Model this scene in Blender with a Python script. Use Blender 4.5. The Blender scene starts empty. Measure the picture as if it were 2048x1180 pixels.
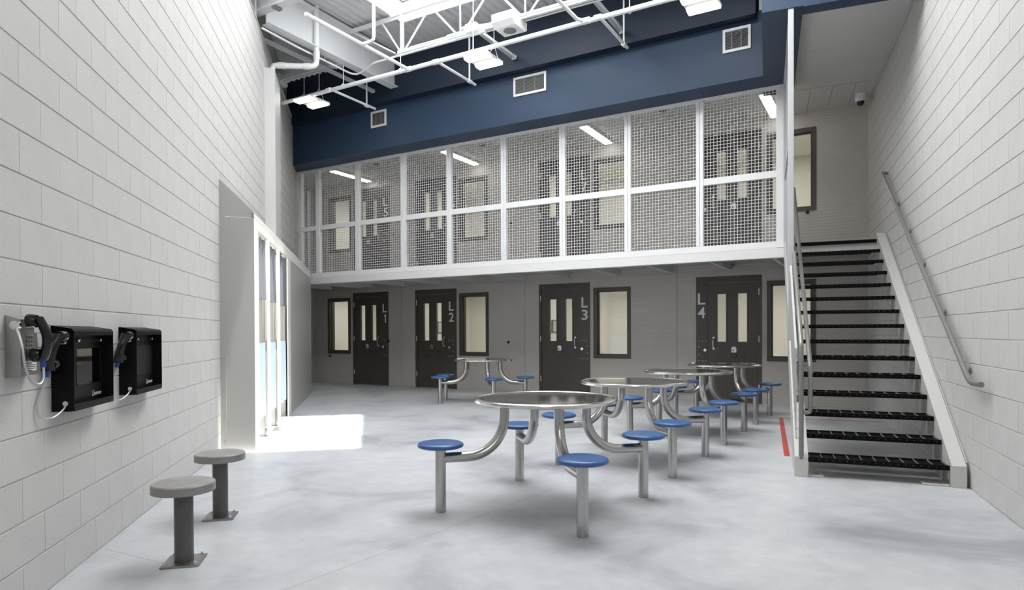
import bpy, math, random
from mathutils import Vector, Matrix
random.seed(7)
D = bpy.data
scene = bpy.context.scene
COL = scene.collection
PI = math.pi

# ------------------------------------------------------------------ camera
H = 1.286
F_PX, PITCH, ROLL = 1290.0, 0.009, 0.004
cam_d = D.cameras.new('camera'); cam = D.objects.new('camera', cam_d); COL.objects.link(cam)
cam_d.sensor_fit = 'HORIZONTAL'; cam_d.sensor_width = 36.0
cam_d.lens = 36.0 * F_PX / 2048.0
cy = 664.5 + F_PX * math.tan(PITCH)
cam_d.shift_y = (cy - 590.0) / 2048.0
cam_d.clip_start = 0.05; cam_d.clip_end = 200
fw = Vector((0, math.cos(PITCH), -math.sin(PITCH)))
up0 = Vector((0, math.sin(PITCH), math.cos(PITCH)))
r0 = Vector((1, 0, 0))
c_, s_ = math.cos(ROLL), math.sin(ROLL)
rt = r0 * c_ - up0 * s_
up = r0 * s_ + up0 * c_
m = Matrix.Identity(4)
for i in range(3):
    m[i][0] = rt[i]; m[i][1] = up[i]; m[i][2] = -fw[i]
m[2][3] = H
cam.matrix_world = m
scene.camera = cam

# ------------------------------------------------------------------ frames (rotations about z of the room's three wall directions)
FR = {'W': 0.0, 'B': math.radians(-30.0), 'R': math.radians(-21.6), 'L': math.radians(12.4)}
def to_world(fr, p):
    a = FR[fr]; c, s = math.cos(a), math.sin(a)
    return Vector((p[0] * c - p[1] * s, p[0] * s + p[1] * c, p[2]))

# ------------------------------------------------------------------ world, sun, exposure
w = D.worlds.new('sky'); scene.world = w; w.use_nodes = True
bg = w.node_tree.nodes['Background']
bg.inputs[0].default_value = (0.75, 0.86, 1.0, 1); bg.inputs[1].default_value = 1.2
SUN_K, SUN_M = 0.18, 0.03
SUN_DIR = (-SUN_K, SUN_M, -1.0)          # in the left wall's frame
sun_d = D.lights.new('sun', 'SUN'); sun = D.objects.new('sun', sun_d); COL.objects.link(sun)
sun_d.energy = 13.0; sun_d.angle = math.radians(1.1); sun_d.color = (1.0, 0.97, 0.92)
sun.location = (0, 0, 20)
sun.rotation_euler = to_world('L', SUN_DIR).to_track_quat('-Z', 'Y').to_euler()
SKYLIGHT_E, REAR_E, BAY_E, TUBE_E, CELL_W = 7.2, 4.0, 6.0, 5.5, 19.0
vs = scene.view_settings
vs.view_transform = 'Standard'; vs.look = 'None'; vs.gamma = 1.0; vs.use_curve_mapping = False
vs.exposure = 0.60
cy_ = scene.cycles
cy_.max_bounces = 10; cy_.diffuse_bounces = 6; cy_.glossy_bounces = 4; cy_.transparent_max_bounces = 16
cy_.sample_clamp_indirect = 6.0
cy_.caustics_reflective = False; cy_.caustics_refractive = False

# ------------------------------------------------------------------ materials
def mat(name, col, rough=0.5, metal=0.0, noise=None, bump=None, spec=0.5, coat=0.0, emit=None, estr=0.0):
    mt = D.materials.new(name); mt.use_nodes = True
    nt = mt.node_tree; b = nt.nodes['Principled BSDF']
    b.inputs['Base Color'].default_value = (*col, 1)
    b.inputs['Roughness'].default_value = rough
    b.inputs['Metallic'].default_value = metal
    b.inputs['Specular IOR Level'].default_value = spec
    b.inputs['Coat Weight'].default_value = coat
    if emit:
        b.inputs['Emission Color'].default_value = (*emit, 1); b.inputs['Emission Strength'].default_value = estr
    tc = None
    if noise or bump:
        tc = nt.nodes.new('ShaderNodeTexCoord')
    if noise:                       # (scale, amount): gentle mottling of the base colour
        n = nt.nodes.new('ShaderNodeTexNoise'); n.inputs['Scale'].default_value = noise[0]; n.inputs['Detail'].default_value = 5
        r = nt.nodes.new('ShaderNodeMapRange'); r.inputs[1].default_value = 0.3; r.inputs[2].default_value = 0.7
        r.inputs[3].default_value = 1 - noise[1]; r.inputs[4].default_value = 1 + noise[1]
        x = nt.nodes.new('ShaderNodeMix'); x.data_type = 'RGBA'; x.blend_type = 'MULTIPLY'; x.inputs[0].default_value = 1
        x.inputs[6].default_value = (*col, 1)
        nt.links.new(tc.outputs['Object'], n.inputs['Vector']); nt.links.new(n.outputs[0], r.inputs[0])
        nt.links.new(r.outputs[0], x.inputs[7]); nt.links.new(x.outputs[2], b.inputs['Base Color'])
    if bump:                        # (scale, strength, distance)
        n2 = nt.nodes.new('ShaderNodeTexNoise'); n2.inputs['Scale'].default_value = bump[0]; n2.inputs['Detail'].default_value = 3
        bp = nt.nodes.new('ShaderNodeBump'); bp.inputs['Strength'].default_value = bump[1]; bp.inputs['Distance'].default_value = bump[2]
        nt.links.new(tc.outputs['Object'], n2.inputs['Vector']); nt.links.new(n2.outputs[0], bp.inputs['Height'])
        nt.links.new(bp.outputs[0], b.inputs['Normal'])
    return mt

def floor_material():
    mt = D.materials.new('polished_concrete'); mt.use_nodes = True
    nt = mt.node_tree; N = nt.nodes; K = nt.links; b = N['Principled BSDF']
    tc = N.new('ShaderNodeTexCoord')
    def noise(scale, detail, rough=0.55, dist=0.0):
        n = N.new('ShaderNodeTexNoise'); n.inputs['Scale'].default_value = scale; n.inputs['Detail'].default_value = detail
        n.inputs['Roughness'].default_value = rough; n.inputs['Distortion'].default_value = dist
        K.new(tc.outputs['Object'], n.inputs['Vector']); return n
    n1, n2, n3 = noise(0.9, 6, 0.6, 0.6), noise(5.5, 6, 0.65, 0.3), noise(60, 3)
    ramp = N.new('ShaderNodeValToRGB'); e = ramp.color_ramp.elements
    e[0].position = 0.30; e[0].color = (0.31, 0.32, 0.345, 1)
    e[1].position = 0.72; e[1].color = (0.60, 0.605, 0.615, 1)
    k = ramp.color_ramp.elements.new(0.47); k.color = (0.50, 0.51, 0.53, 1)
    K.new(n1.outputs[0], ramp.inputs[0])
    def mulmap(prev, n, lo, hi):
        r = N.new('ShaderNodeMapRange'); r.inputs[1].default_value = 0.3; r.inputs[2].default_value = 0.7
        r.inputs[3].default_value = lo; r.inputs[4].default_value = hi
        K.new(n.outputs[0], r.inputs[0])
        x = N.new('ShaderNodeMix'); x.data_type = 'RGBA'; x.blend_type = 'MULTIPLY'; x.inputs[0].default_value = 1
        K.new(prev, x.inputs[6]); K.new(r.outputs[0], x.inputs[7]); return x.outputs[2]
    c = mulmap(ramp.outputs[0], n2, 0.88, 1.06)
    c = mulmap(c, n3, 0.97, 1.03)
    K.new(c, b.inputs['Base Color'])
    rr = N.new('ShaderNodeMapRange'); rr.inputs[3].default_value = 0.28; rr.inputs[4].default_value = 0.5
    K.new(n2.outputs[0], rr.inputs[0]); K.new(rr.outputs[0], b.inputs['Roughness'])
    b.inputs['Specular IOR Level'].default_value = 0.4
    return mt

def glass_material(name, tint=(1, 1, 1), base=0.05, rough=0.0):
    mt = D.materials.new(name); mt.use_nodes = True
    nt = mt.node_tree; N = nt.nodes; K = nt.links
    N.remove(N['Principled BSDF'])
    tr = N.new('ShaderNodeBsdfTransparent'); tr.inputs[0].default_value = (*tint, 1)
    gl = N.new('ShaderNodeBsdfGlossy'); gl.inputs['Roughness'].default_value = rough
    fr = N.new('ShaderNodeFresnel')
    ge = N.new('ShaderNodeNewGeometry'); io = N.new('ShaderNodeMapRange'); io.inputs[3].default_value = 1.5; io.inputs[4].default_value = 1 / 1.5
    K.new(ge.outputs['Backfacing'], io.inputs[0]); K.new(io.outputs[0], fr.inputs[0])      # thin pane: the far face reflects like the near one
    mx = N.new('ShaderNodeMixShader')
    K.new(fr.outputs[0], mx.inputs[0]); K.new(tr.outputs[0], mx.inputs[1]); K.new(gl.outputs[0], mx.inputs[2])
    K.new(mx.outputs[0], N['Material Output'].inputs[0])
    return mt

def brushed(name, col, rough, scale=(300, 4, 4), vary=0.25):
    mt = D.materials.new(name); mt.use_nodes = True
    nt = mt.node_tree; N = nt.nodes; K = nt.links; b = N['Principled BSDF']
    b.inputs['Base Color'].default_value = (*col, 1); b.inputs['Metallic'].default_value = 1.0
    tc = N.new('ShaderNodeTexCoord'); mp = N.new('ShaderNodeMapping'); mp.inputs['Scale'].default_value = scale
    n = N.new('ShaderNodeTexNoise'); n.inputs['Scale'].default_value = 1.0; n.inputs['Detail'].default_value = 2
    r = N.new('ShaderNodeMapRange'); r.inputs[3].default_value = rough * (1 - vary); r.inputs[4].default_value = rough * (1 + vary)
    K.new(tc.outputs['Object'], mp.inputs[0]); K.new(mp.outputs[0], n.inputs['Vector']); K.new(n.outputs[0], r.inputs[0])
    K.new(r.outputs[0], b.inputs['Roughness'])
    return mt

def ribbed_paint(name, col):
    """painted sheet steel with very shallow horizontal ribbing"""
    mt = mat(name, col, 0.55, noise=(1.6, 0.05))
    nt = mt.node_tree; N = nt.nodes; K = nt.links; b = N['Principled BSDF']
    tc = N.new('ShaderNodeTexCoord'); wv = N.new('ShaderNodeTexWave'); wv.bands_direction = 'Z'
    wv.inputs['Scale'].default_value = 6.0; wv.inputs['Distortion'].default_value = 0.4
    bp = N.new('ShaderNodeBump'); bp.inputs['Strength'].default_value = 0.35; bp.inputs['Distance'].default_value = 0.005
    K.new(tc.outputs['Object'], wv.inputs['Vector']); K.new(wv.outputs[1], bp.inputs['Height']); K.new(bp.outputs[0], b.inputs['Normal'])
    return mt

M = {}
M['floor'] = floor_material()
M['block'] = mat('painted_block', (0.56, 0.55, 0.53), 0.6, noise=(3.0, 0.025), bump=(90, 0.35, 0.004), spec=0.3)
def add_pits(mt):
    nt = mt.node_tree; N = nt.nodes; K = nt.links; b = N['Principled BSDF']
    src = b.inputs['Base Color'].links[0].from_socket
    tc = N.new('ShaderNodeTexCoord'); n = N.new('ShaderNodeTexNoise'); n.inputs['Scale'].default_value = 75; n.inputs['Detail'].default_value = 2
    r = N.new('ShaderNodeMapRange'); r.inputs[1].default_value = 0.27; r.inputs[2].default_value = 0.33; r.inputs[3].default_value = 0.72; r.inputs[4].default_value = 1.0
    x = N.new('ShaderNodeMix'); x.data_type = 'RGBA'; x.blend_type = 'MULTIPLY'; x.inputs[0].default_value = 1
    K.new(tc.outputs['Object'], n.inputs['Vector']); K.new(n.outputs[0], r.inputs[0]); K.new(src, x.inputs[6]); K.new(r.outputs[0], x.inputs[7]); K.new(x.outputs[2], b.inputs['Base Color'])
add_pits(M['block'])
M['joint'] = mat('painted_joint', (0.50, 0.49, 0.475), 0.7, spec=0.2)
M['cellwall'] = ribbed_paint('taupe_steel', (0.47, 0.438, 0.402))
M['door'] = mat('dark_brown_door', (0.070, 0.058, 0.048), 0.42, noise=(2.0, 0.06))
M['cream'] = mat('cream_cell', (0.74, 0.73, 0.68), 0.6)
M['white'] = mat('white_paint', (0.72, 0.71, 0.695), 0.4)
M['mesh'] = mat('white_mesh_paint', (0.78, 0.78, 0.78), 0.42)
M['beam'] = mat('beam_paint', (0.66, 0.67, 0.68), 0.45)
M['stairpaint'] = mat('stair_grey_paint', (0.58, 0.565, 0.54), 0.42)
M['blue'] = mat('navy_bulkhead', (0.024, 0.048, 0.092), 0.5, noise=(1.2, 0.06), spec=0.4)
M['darknavy'] = mat('darker_navy', (0.011, 0.021, 0.038), 0.5, spec=0.3)  # darker navy than the lower band
M['deck'] = mat('roof_deck_paint', (0.60, 0.60, 0.60), 0.5)
M['ceil'] = mat('ceiling_panel', (0.60, 0.595, 0.58), 0.55)
M['steel'] = brushed('brushed_stainless', (0.47, 0.46, 0.45), 0.26, (220, 220, 1.5), 0.10)
M['steeltop'] = brushed('polished_table_top', (0.47, 0.462, 0.45), 0.15, (6, 220, 4))
M['rim'] = brushed('polished_rim', (0.78, 0.77, 0.75), 0.18, (40, 40, 40))
M['pipesteel'] = brushed('rail_steel', (0.42, 0.405, 0.385), 0.36)
M['railpaint'] = mat('rail_grey_paint', (0.24, 0.232, 0.22), 0.36, metal=0.3)
M['sidepost'] = mat('side_post_paint', (0.48, 0.485, 0.49), 0.45)
M['seat'] = mat('blue_seat_plastic', (0.033, 0.102, 0.27), 0.33, bump=(500, 0.1, 0.0006))
M['black'] = mat('black_tread', (0.003, 0.003, 0.0033), 0.55, spec=0.10)
M['bar'] = mat('worn_grating_edge', (0.22, 0.22, 0.22), 0.5)
M['blackgloss'] = mat('black_plastic', (0.006, 0.006, 0.007), 0.22)
M['blacksatin'] = mat('black_powder_coat', (0.004, 0.004, 0.0045), 0.5, spec=0.15)
M['kioskpanel'] = mat('black_gloss_panel', (0.008, 0.008, 0.009), 0.3, spec=0.25)
M['phonesteel'] = brushed('phone_steel', (0.40, 0.39, 0.375), 0.33)
M['chasepaint'] = mat('chase_paint', (0.55, 0.545, 0.53), 0.5)
M['cordsteel'] = mat('armoured_cord', (0.55, 0.55, 0.55), 0.42, metal=0.7)
M['screen'] = mat('mirror_dark_screen', (0.20, 0.20, 0.195), 0.03, metal=1.0)
M['screenoff'] = mat('matte_dark_screen', (0.014, 0.014, 0.014), 0.35)
M['chrome'] = mat('chrome', (0.80, 0.80, 0.80), 0.14, metal=1.0)
M['bluegrip'] = mat('blue_grip', (0.015, 0.07, 0.33), 0.4)
M['letter'] = mat('grey_white_lettering', (0.72, 0.72, 0.72), 0.5)
M['print'] = mat('white_print', (0.80, 0.80, 0.80), 0.5)
M['ink'] = mat('black_ink', (0.03, 0.03, 0.03), 0.6)
M['concrete'] = mat('stool_concrete', (0.30, 0.285, 0.27), 0.45, noise=(9, 0.22), bump=(60, 0.2, 0.003))
M['stoolpost'] = mat('dark_grey_post', (0.085, 0.083, 0.080), 0.38, noise=(4, 0.1))
M['platesteel'] = brushed('mill_plate', (0.34, 0.33, 0.32), 0.38)
M['red'] = mat('red_tape', (0.50, 0.045, 0.04), 0.5)
M['glass'] = glass_material('window_glass', (0.97, 0.97, 0.955))
M['clear'] = glass_material('clear_vinyl', (0.96, 0.97, 0.97), rough=0.05)
M['curtaingrey'] = mat('grey_vinyl', (0.20, 0.205, 0.235), 0.5)
M['curtainblue'] = mat('pale_blue_vinyl', (0.34, 0.44, 0.66), 0.55)
M['showerwhite'] = mat('shower_panel_white', (0.74, 0.73, 0.69), 0.45)
M['showergrey'] = mat('shower_panel_grey', (0.40, 0.395, 0.375), 0.42)
M['darkgap'] = mat('dark_gap', (0.02, 0.02, 0.02), 0.8)
M['louver'] = mat('louver_grey', (0.20, 0.20, 0.205), 0.5)
M['tube_on'] = mat('lit_tube_lens', (0.9, 0.9, 0.9), 0.5, emit=(1.0, 0.96, 0.92), estr=TUBE_E)
M['stall_glow'] = mat('stall_fill_glow', (0.9, 0.9, 0.9), 0.5, emit=(1.0, 0.98, 0.94), estr=16.0)  # glow of the fill panels added to brighten the stalls
M['bay_on'] = mat('lit_bay_lens', (0.9, 0.9, 0.9), 0.5, emit=(1.0, 0.955, 0.90), estr=BAY_E)
M['sky_on'] = mat('skylight_lens', (0.9, 0.9, 0.9), 0.5, emit=(0.96, 0.985, 1.0), estr=SKYLIGHT_E)
M['rear_glow'] = mat('assumed_window_glow', (0.9, 0.9, 0.9), 0.5, emit=(0.95, 0.98, 1.0), estr=REAR_E)  # glow of the assumed rear window, added to light front faces

# ------------------------------------------------------------------ geometry helpers
class MB:
    """collects vertices and faces in a frame's coordinates; build() links them as ONE mesh object"""
    def __init__(s): s.v = []; s.f = []
    def add(s, vs, fs):
        o = len(s.v); s.v += [tuple(v) for v in vs]; s.f += [tuple(i + o for i in f) for f in fs]; return s
    def box(s, x0, x1, y0, y1, z0, z1, skip=''):
        vs = [(x0, y0, z0), (x1, y0, z0), (x1, y1, z0), (x0, y1, z0), (x0, y0, z1), (x1, y0, z1), (x1, y1, z1), (x0, y1, z1)]
        return s.add(vs, [(0, 3, 2, 1), (4, 5, 6, 7), (0, 1, 5, 4), (1, 2, 6, 5), (2, 3, 7, 6), (3, 0, 4, 7)])
    def bbox(s, x0, x1, y0, y1, z0, z1, b=0.006):
        """box with all twelve edges chamfered"""
        X, Y, Z = (x0, x1), (y0, y1), (z0, z1); vs = []; ix = {}
        for i in (0, 1):
            for j in (0, 1):
                for k in (0, 1):
                    sx, sy, sz = (b if i == 0 else -b), (b if j == 0 else -b), (b if k == 0 else -b)
                    ix[i, j, k] = len(vs)
                    vs += [(X[i], Y[j] + sy, Z[k] + sz), (X[i] + sx, Y[j], Z[k] + sz), (X[i] + sx, Y[j] + sy, Z[k])]
        def q(a, *p): return [ix[t] + a for t in p]
        fs = [q(0, (0,0,0),(0,0,1),(0,1,1),(0,1,0)), q(0, (1,0,0),(1,1,0),(1,1,1),(1,0,1)),
              q(1, (0,0,0),(1,0,0),(1,0,1),(0,0,1)), q(1, (0,1,0),(0,1,1),(1,1,1),(1,1,0)),
              q(2, (0,0,0),(0,1,0),(1,1,0),(1,0,0)), q(2, (0,0,1),(1,0,1),(1,1,1),(0,1,1))]
        for i in (0, 1):
            for j in (0, 1):
                a, c = ix[i, j, 0], ix[i, j, 1]; fs.append([a, a + 1, c + 1, c])
            for k in (0, 1):
                a, c = ix[i, 0, k], ix[i, 1, k]; fs.append([a, a + 2, c + 2, c])
        for j in (0, 1):
            for k in (0, 1):
                a, c = ix[0, j, k], ix[1, j, k]; fs.append([a + 1, a + 2, c + 2, c + 1])
        for t in ix.values(): fs.append([t, t + 1, t + 2])
        return s.add(vs, fs)
    def quad(s, *p): return s.add(p, [tuple(range(len(p)))])
    def prism(s, pts, axis, a0, a1):
        """polygon pts (2-D) extruded along axis ('x','y','z') from a0 to a1"""
        n = len(pts)
        def P(p, a):
            return (a, p[0], p[1]) if axis == 'x' else (p[0], a, p[1]) if axis == 'y' else (p[0], p[1], a)
        vs = [P(p, a0) for p in pts] + [P(p, a1) for p in pts]
        fs = [tuple(range(n))[::-1], tuple(range(n, 2 * n))]
        fs += [(i, (i + 1) % n, n + (i + 1) % n, n + i) for i in range(n)]
        return s.add(vs, fs)
    def tube(s, pts, r, n=10, caps=True, phase=0.0):
        pts = [Vector(p) for p in pts]; rings = []
        t0 = (pts[1] - pts[0]).normalized()
        u = t0.orthogonal().normalized()
        for i, p in enumerate(pts):
            if i == 0: t = t0
            elif i == len(pts) - 1: t = (pts[i] - pts[i - 1]).normalized()
            else: t = ((pts[i] - pts[i - 1]).normalized() + (pts[i + 1] - pts[i]).normalized()).normalized()
            u = (u - t * u.dot(t)).normalized(); v = t.cross(u)
            k = 1.0
            if 0 < i < len(pts) - 1:
                cs = max(-1, min(1, (pts[i] - pts[i - 1]).normalized().dot((pts[i + 1] - pts[i]).normalized())))
                k = 1 / max(0.6, math.cos(math.acos(cs) / 2))
            rings.append([p + (u * math.cos(phase + 2 * PI * j / n) + v * math.sin(phase + 2 * PI * j / n)) * r for j in range(n)])
        o = len(s.v); s.v += [tuple(q) for rg in rings for q in rg]
        for i in range(len(pts) - 1):
            for j in range(n):
                a, b = o + i * n + j, o + i * n + (j + 1) % n
                s.f.append((a, b, b + n, a + n))
        if caps:
            s.f.append(tuple(o + j for j in range(n))[::-1]); s.f.append(tuple(o + (len(pts) - 1) * n + j for j in range(n)))
        return s
    def lathe(s, prof, n=32, c=(0, 0, 0), axis='z'):
        """profile [(r, h)] turned round an axis through c"""
        o = len(s.v); idx = []
        def P(r, h, a):
            x, y = r * math.cos(a), r * math.sin(a)
            if axis == 'z': return (c[0] + x, c[1] + y, c[2] + h)
            if axis == 'y': return (c[0] + x, c[1] + h, c[2] + y)
            return (c[0] + h, c[1] + x, c[2] + y)
        for r, h in prof:
            if r < 1e-6:
                idx.append([len(s.v)] * n); s.v.append(P(0, h, 0))
            else:
                idx.append([len(s.v) + j for j in range(n)]); s.v += [P(r, h, 2 * PI * j / n) for j in range(n)]
        for i in range(len(prof) - 1):
            A, B = idx[i], idx[i + 1]
            for j in range(n):
                k = (j + 1) % n
                if A[0] == A[1] and B[0] == B[1]: continue
                if A[0] == A[1]: s.f.append((A[0], B[j], B[k]))
                elif B[0] == B[1]: s.f.append((A[j], B[0], A[k]))
                else: s.f.append((A[j], B[j], B[k], A[k]))
        return s
    def cyl(s, c, r, h, axis='z', n=20, bev=0.0):
        if bev: p = [(0, 0), (r - bev, 0), (r, bev), (r, h - bev), (r - bev, h), (0, h)]
        else: p = [(0, 0), (r, 0), (r, h), (0, h)]
        return s.lathe(p, n, c, axis)
    def build(s, name, material, parent=None, fr='W', base=(0, 0, 0), smooth=0.6):
        """parent given: vertices are in the parent's frame coordinates minus its stored base"""
        me = D.meshes.new(name)
        b = Vector(parent['_base']) if parent is not None else Vector(base)
        me.from_pydata([(v[0] - b.x, v[1] - b.y, v[2] - b.z) for v in s.v], [], s.f)
        me.validate(); me.update()
        me.materials.append(M[material] if isinstance(material, str) else material)
        fix_normals(me)
        if smooth:
            me.polygons.foreach_set('use_smooth', [True] * len(me.polygons)); me.set_sharp_from_angle(angle=smooth)
        o = D.objects.new(name, me); COL.objects.link(o)
        if parent is not None:
            o.parent = parent
        else:
            o.location = to_world(fr, base); o.rotation_euler = (0, 0, FR[fr])
        o['_base'] = tuple(b)
        return o

import bmesh
def fix_normals(me):
    bm = bmesh.new(); bm.from_mesh(me)
    bmesh.ops.recalc_face_normals(bm, faces=bm.faces)
    bm.to_mesh(me); bm.free()

def tag(o, label=None, cat=None, group=None, kind=None):
    if label: o['label'] = label
    if cat: o['category'] = cat
    if group: o['group'] = group
    if kind: o['kind'] = kind
    return o

def thing(name, fr, base, label, cat, group=None, kind=None):
    o = D.objects.new(name, None); COL.objects.link(o)
    o.empty_display_size = 0.1
    o.location = to_world(fr, base); o.rotation_euler = (0, 0, FR[fr]); o['_base'] = tuple(base)
    return tag(o, label, cat, group, kind)

def copy_tree(o, parent=None):
    c = o.copy(); COL.objects.link(c)
    if parent is not None: c.parent = parent
    for ch in list(o.children): copy_tree(ch, c)
    return c

def text_mesh(body, bold=0.0, extrude=0.002):
    cu = D.curves.new('lettering', 'FONT'); cu.body = body; cu.size = 1.0; cu.offset = bold; cu.extrude = extrude
    cu.resolution_u = 4
    o = D.objects.new('lettering', cu); COL.objects.link(o)
    dg = bpy.context.evaluated_depsgraph_get(); dg.update()
    me = D.meshes.new_from_object(o.evaluated_get(dg))
    D.objects.remove(o); D.curves.remove(cu)
    vs = [v.co.copy() for v in me.vertices]; fs = [tuple(p.vertices) for p in me.polygons]
    D.meshes.remove(me)
    x0, x1 = min(v.x for v in vs), max(v.x for v in vs); y0, y1 = min(v.y for v in vs), max(v.y for v in vs)
    z0, z1 = min(v.z for v in vs), max(v.z for v in vs)
    return [((v.x - x0) / (x1 - x0), (v.y - y0) / (y1 - y0), (v.z - z0) / max(1e-6, z1 - z0)) for v in vs], fs

def arc(c, a0, a1, r, n, f):
    """points f(u, v) along an arc in a plane"""
    return [f(c[0] + r * math.cos(a0 + (a1 - a0) * i / n), c[1] + r * math.sin(a0 + (a1 - a0) * i / n)) for i in range(n + 1)]

# ================================================================== SETTING
# ---- floor
fl = MB(); fl.box(-9, 9, -3.2, 22, -0.2, 0.0)
floor = tag(fl.build('floor', 'floor', smooth=0), 'pale grey polished concrete floor with cloudy mottling', 'floor', kind='structure')
def floor_line(name, p, q, wdt):
    p, q = Vector((*p, 0)), Vector((*q, 0)); t = (q - p).normalized(); n = Vector((-t.y, t.x, 0)) * wdt / 2
    b = MB(); b.quad(p - n + Vector((0, 0, .0006)), q - n + Vector((0, 0, .0006)), q + n + Vector((0, 0, .0006)), p + n + Vector((0, 0, .0006)))
    o = b.build(name, 'jointline', floor, smooth=0); return o
M['jointline'] = mat('saw_cut', (0.30, 0.30, 0.30), 0.8)
floor_line('control_joint', (-2.44, 3.845), (-1.80, 3.52), 0.004)
floor_line('control_joint', (-1.40, 2.86), (0.35, 5.31), 0.004)

# ---- block walls
CH, BL = 0.2032, 0.4064
def block_piece(length, height):
    """front slab of a block, origin at the middle of its face, running along y; the face looks towards +x"""
    hy, hz, b, dp = length / 2 - 0.0005, height / 2 - 0.0030, 0.0022, 0.010
    by = 0.0011
    vs = [(0, -hy + by, -hz + b), (0, hy - by, -hz + b), (0, hy - by, hz - b), (0, -hy + by, hz - b),
          (-b, -hy, -hz), (-b, hy, -hz), (-b, hy, hz), (-b, -hy, hz),
          (-dp, -hy, -hz), (-dp, hy, -hz), (-dp, hy, hz), (-dp, -hy, hz)]
    fs = [(0, 1, 2, 3)]
    for i in range(4):
        j = (i + 1) % 4
        fs += [(i, 4 + i, 4 + j, j), (4 + i, 8 + i, 8 + j, 4 + j)]
    return vs, fs

def block_wall(name, fr, xface, sgn, e0, e1, ztop, phases, holes, label, mid_e):
    """sgn +1: face looks to +x"""
    back = MB()
    xs = sorted({e0, e1, *[h[0] for h in holes], *[h[1] for h in holes]})
    zs = sorted({0.0, ztop, *[h[3] for h in holes]})
    for i in range(len(xs) - 1):
        for j in range(len(zs) - 1):
            ym, zm = (xs[i] + xs[i + 1]) / 2, (zs[j] + zs[j + 1]) / 2
            if any(h[0] < ym < h[1] and h[2] <= zm < h[3] for h in holes): continue
            back.box(*sorted((xface - sgn * 0.0045, xface - sgn * 0.25)), xs[i], xs[i + 1], zs[j], zs[j + 1])
    wall = tag(back.build(name, 'joint', fr=fr, base=(xface, mid_e, 0), smooth=0), label, 'wall', kind='structure')
    recs = []
    for r in range(int(math.ceil(ztop / CH))):
        z0 = r * CH; z1 = min(z0 + CH, ztop); ph = phases[r % 2]
        k0 = math.floor((e0 - ph) / BL)
        for k in range(k0, k0 + int((e1 - e0) / BL) + 3):
            a, b = max(e0, ph + k * BL), min(e1, ph + (k + 1) * BL)
            segs = [(a, b)]
            for h in holes:
                nz = []
                for a_, b_ in segs:
                    if (z0 + z1) / 2 < h[3]:
                        if b_ <= h[0] or a_ >= h[1]: nz.append((a_, b_))
                        else:
                            if a_ < h[0]: nz.append((a_, h[0]))
                            if b_ > h[1]: nz.append((h[1], b_))
                    else: nz.append((a_, b_))
                segs = nz
            for a_, b_ in segs:
                if b_ - a_ > 0.03: recs.append((a_, b_, z0, z1))
    inv = cam.matrix_world.inverted()
    def size(rc):
        p = to_world(fr, (xface, (rc[0] + rc[1]) / 2, (rc[2] + rc[3]) / 2)); q = inv @ p
        if q.z > -0.3: return 0
        x = 1024 + F_PX * q.x / -q.z; y = cy - F_PX * q.y / -q.z
        if not (-60 < x < 2108 and -60 < y < 1240): return 0
        pa, pb = inv @ to_world(fr, (xface, rc[0], rc[2])), inv @ to_world(fr, (xface, rc[1], rc[2]))
        if pa.z > -0.2 or pb.z > -0.2: return 0
        wpx = abs(pa.x / -pa.z - pb.x / -pb.z); return wpx * (rc[3] - rc[2]) / -q.z
    recs.sort(key=size, reverse=True)
    cache = {}
    rest = MB(); n_ind = 0
    for rc in recs:
        L_, Hh = round(rc[1] - rc[0], 4), round(rc[3] - rc[2], 4)
        out = random.uniform(-0.0005, 0.0005)
        if n_ind < 296 and size(rc) > 0:
            key = (L_, Hh)
            if key not in cache:
                vs, fs = block_piece(L_, Hh)
                me = D.meshes.new('block'); me.from_pydata([(sgn * v[0], v[1], v[2]) for v in vs], [], fs if sgn > 0 else [f[::-1] for f in fs])
                me.materials.append(M['block']); me.update(); cache[key] = me
            o = D.objects.new('block', cache[key]); COL.objects.link(o); o.parent = wall
            o.location = (sgn * out, (rc[0] + rc[1]) / 2 - mid_e, (rc[2] + rc[3]) / 2); n_ind += 1
        else:
            vs, fs = block_piece(L_, Hh)
            rest.add([(xface + sgn * (v[0] + out), v[1] + (rc[0] + rc[1]) / 2, v[2] + (rc[2] + rc[3]) / 2) for v in vs], fs if sgn > 0 else [f[::-1] for f in fs])
    if rest.v:
        tag(rest.build('blocks', 'block', wall, smooth=0), kind='stuff')
    return wall

XL, XR = -1.587, 1.535
wall_left = block_wall('wall_left', 'L', XL, 1, -2.2, 17.75, 5.83, (0.172, 0.378), [(7.52, 14.36, 0.0, 2.96)],
    'long pale painted block wall on the left carrying the phones', 6.0)
wall_right = block_wall('wall_right', 'R', XR, -1, -2.2, 12.02, 6.5, (0.077, 0.285), [],
    'pale painted block wall on the right beside the staircase', 6.0)

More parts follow.
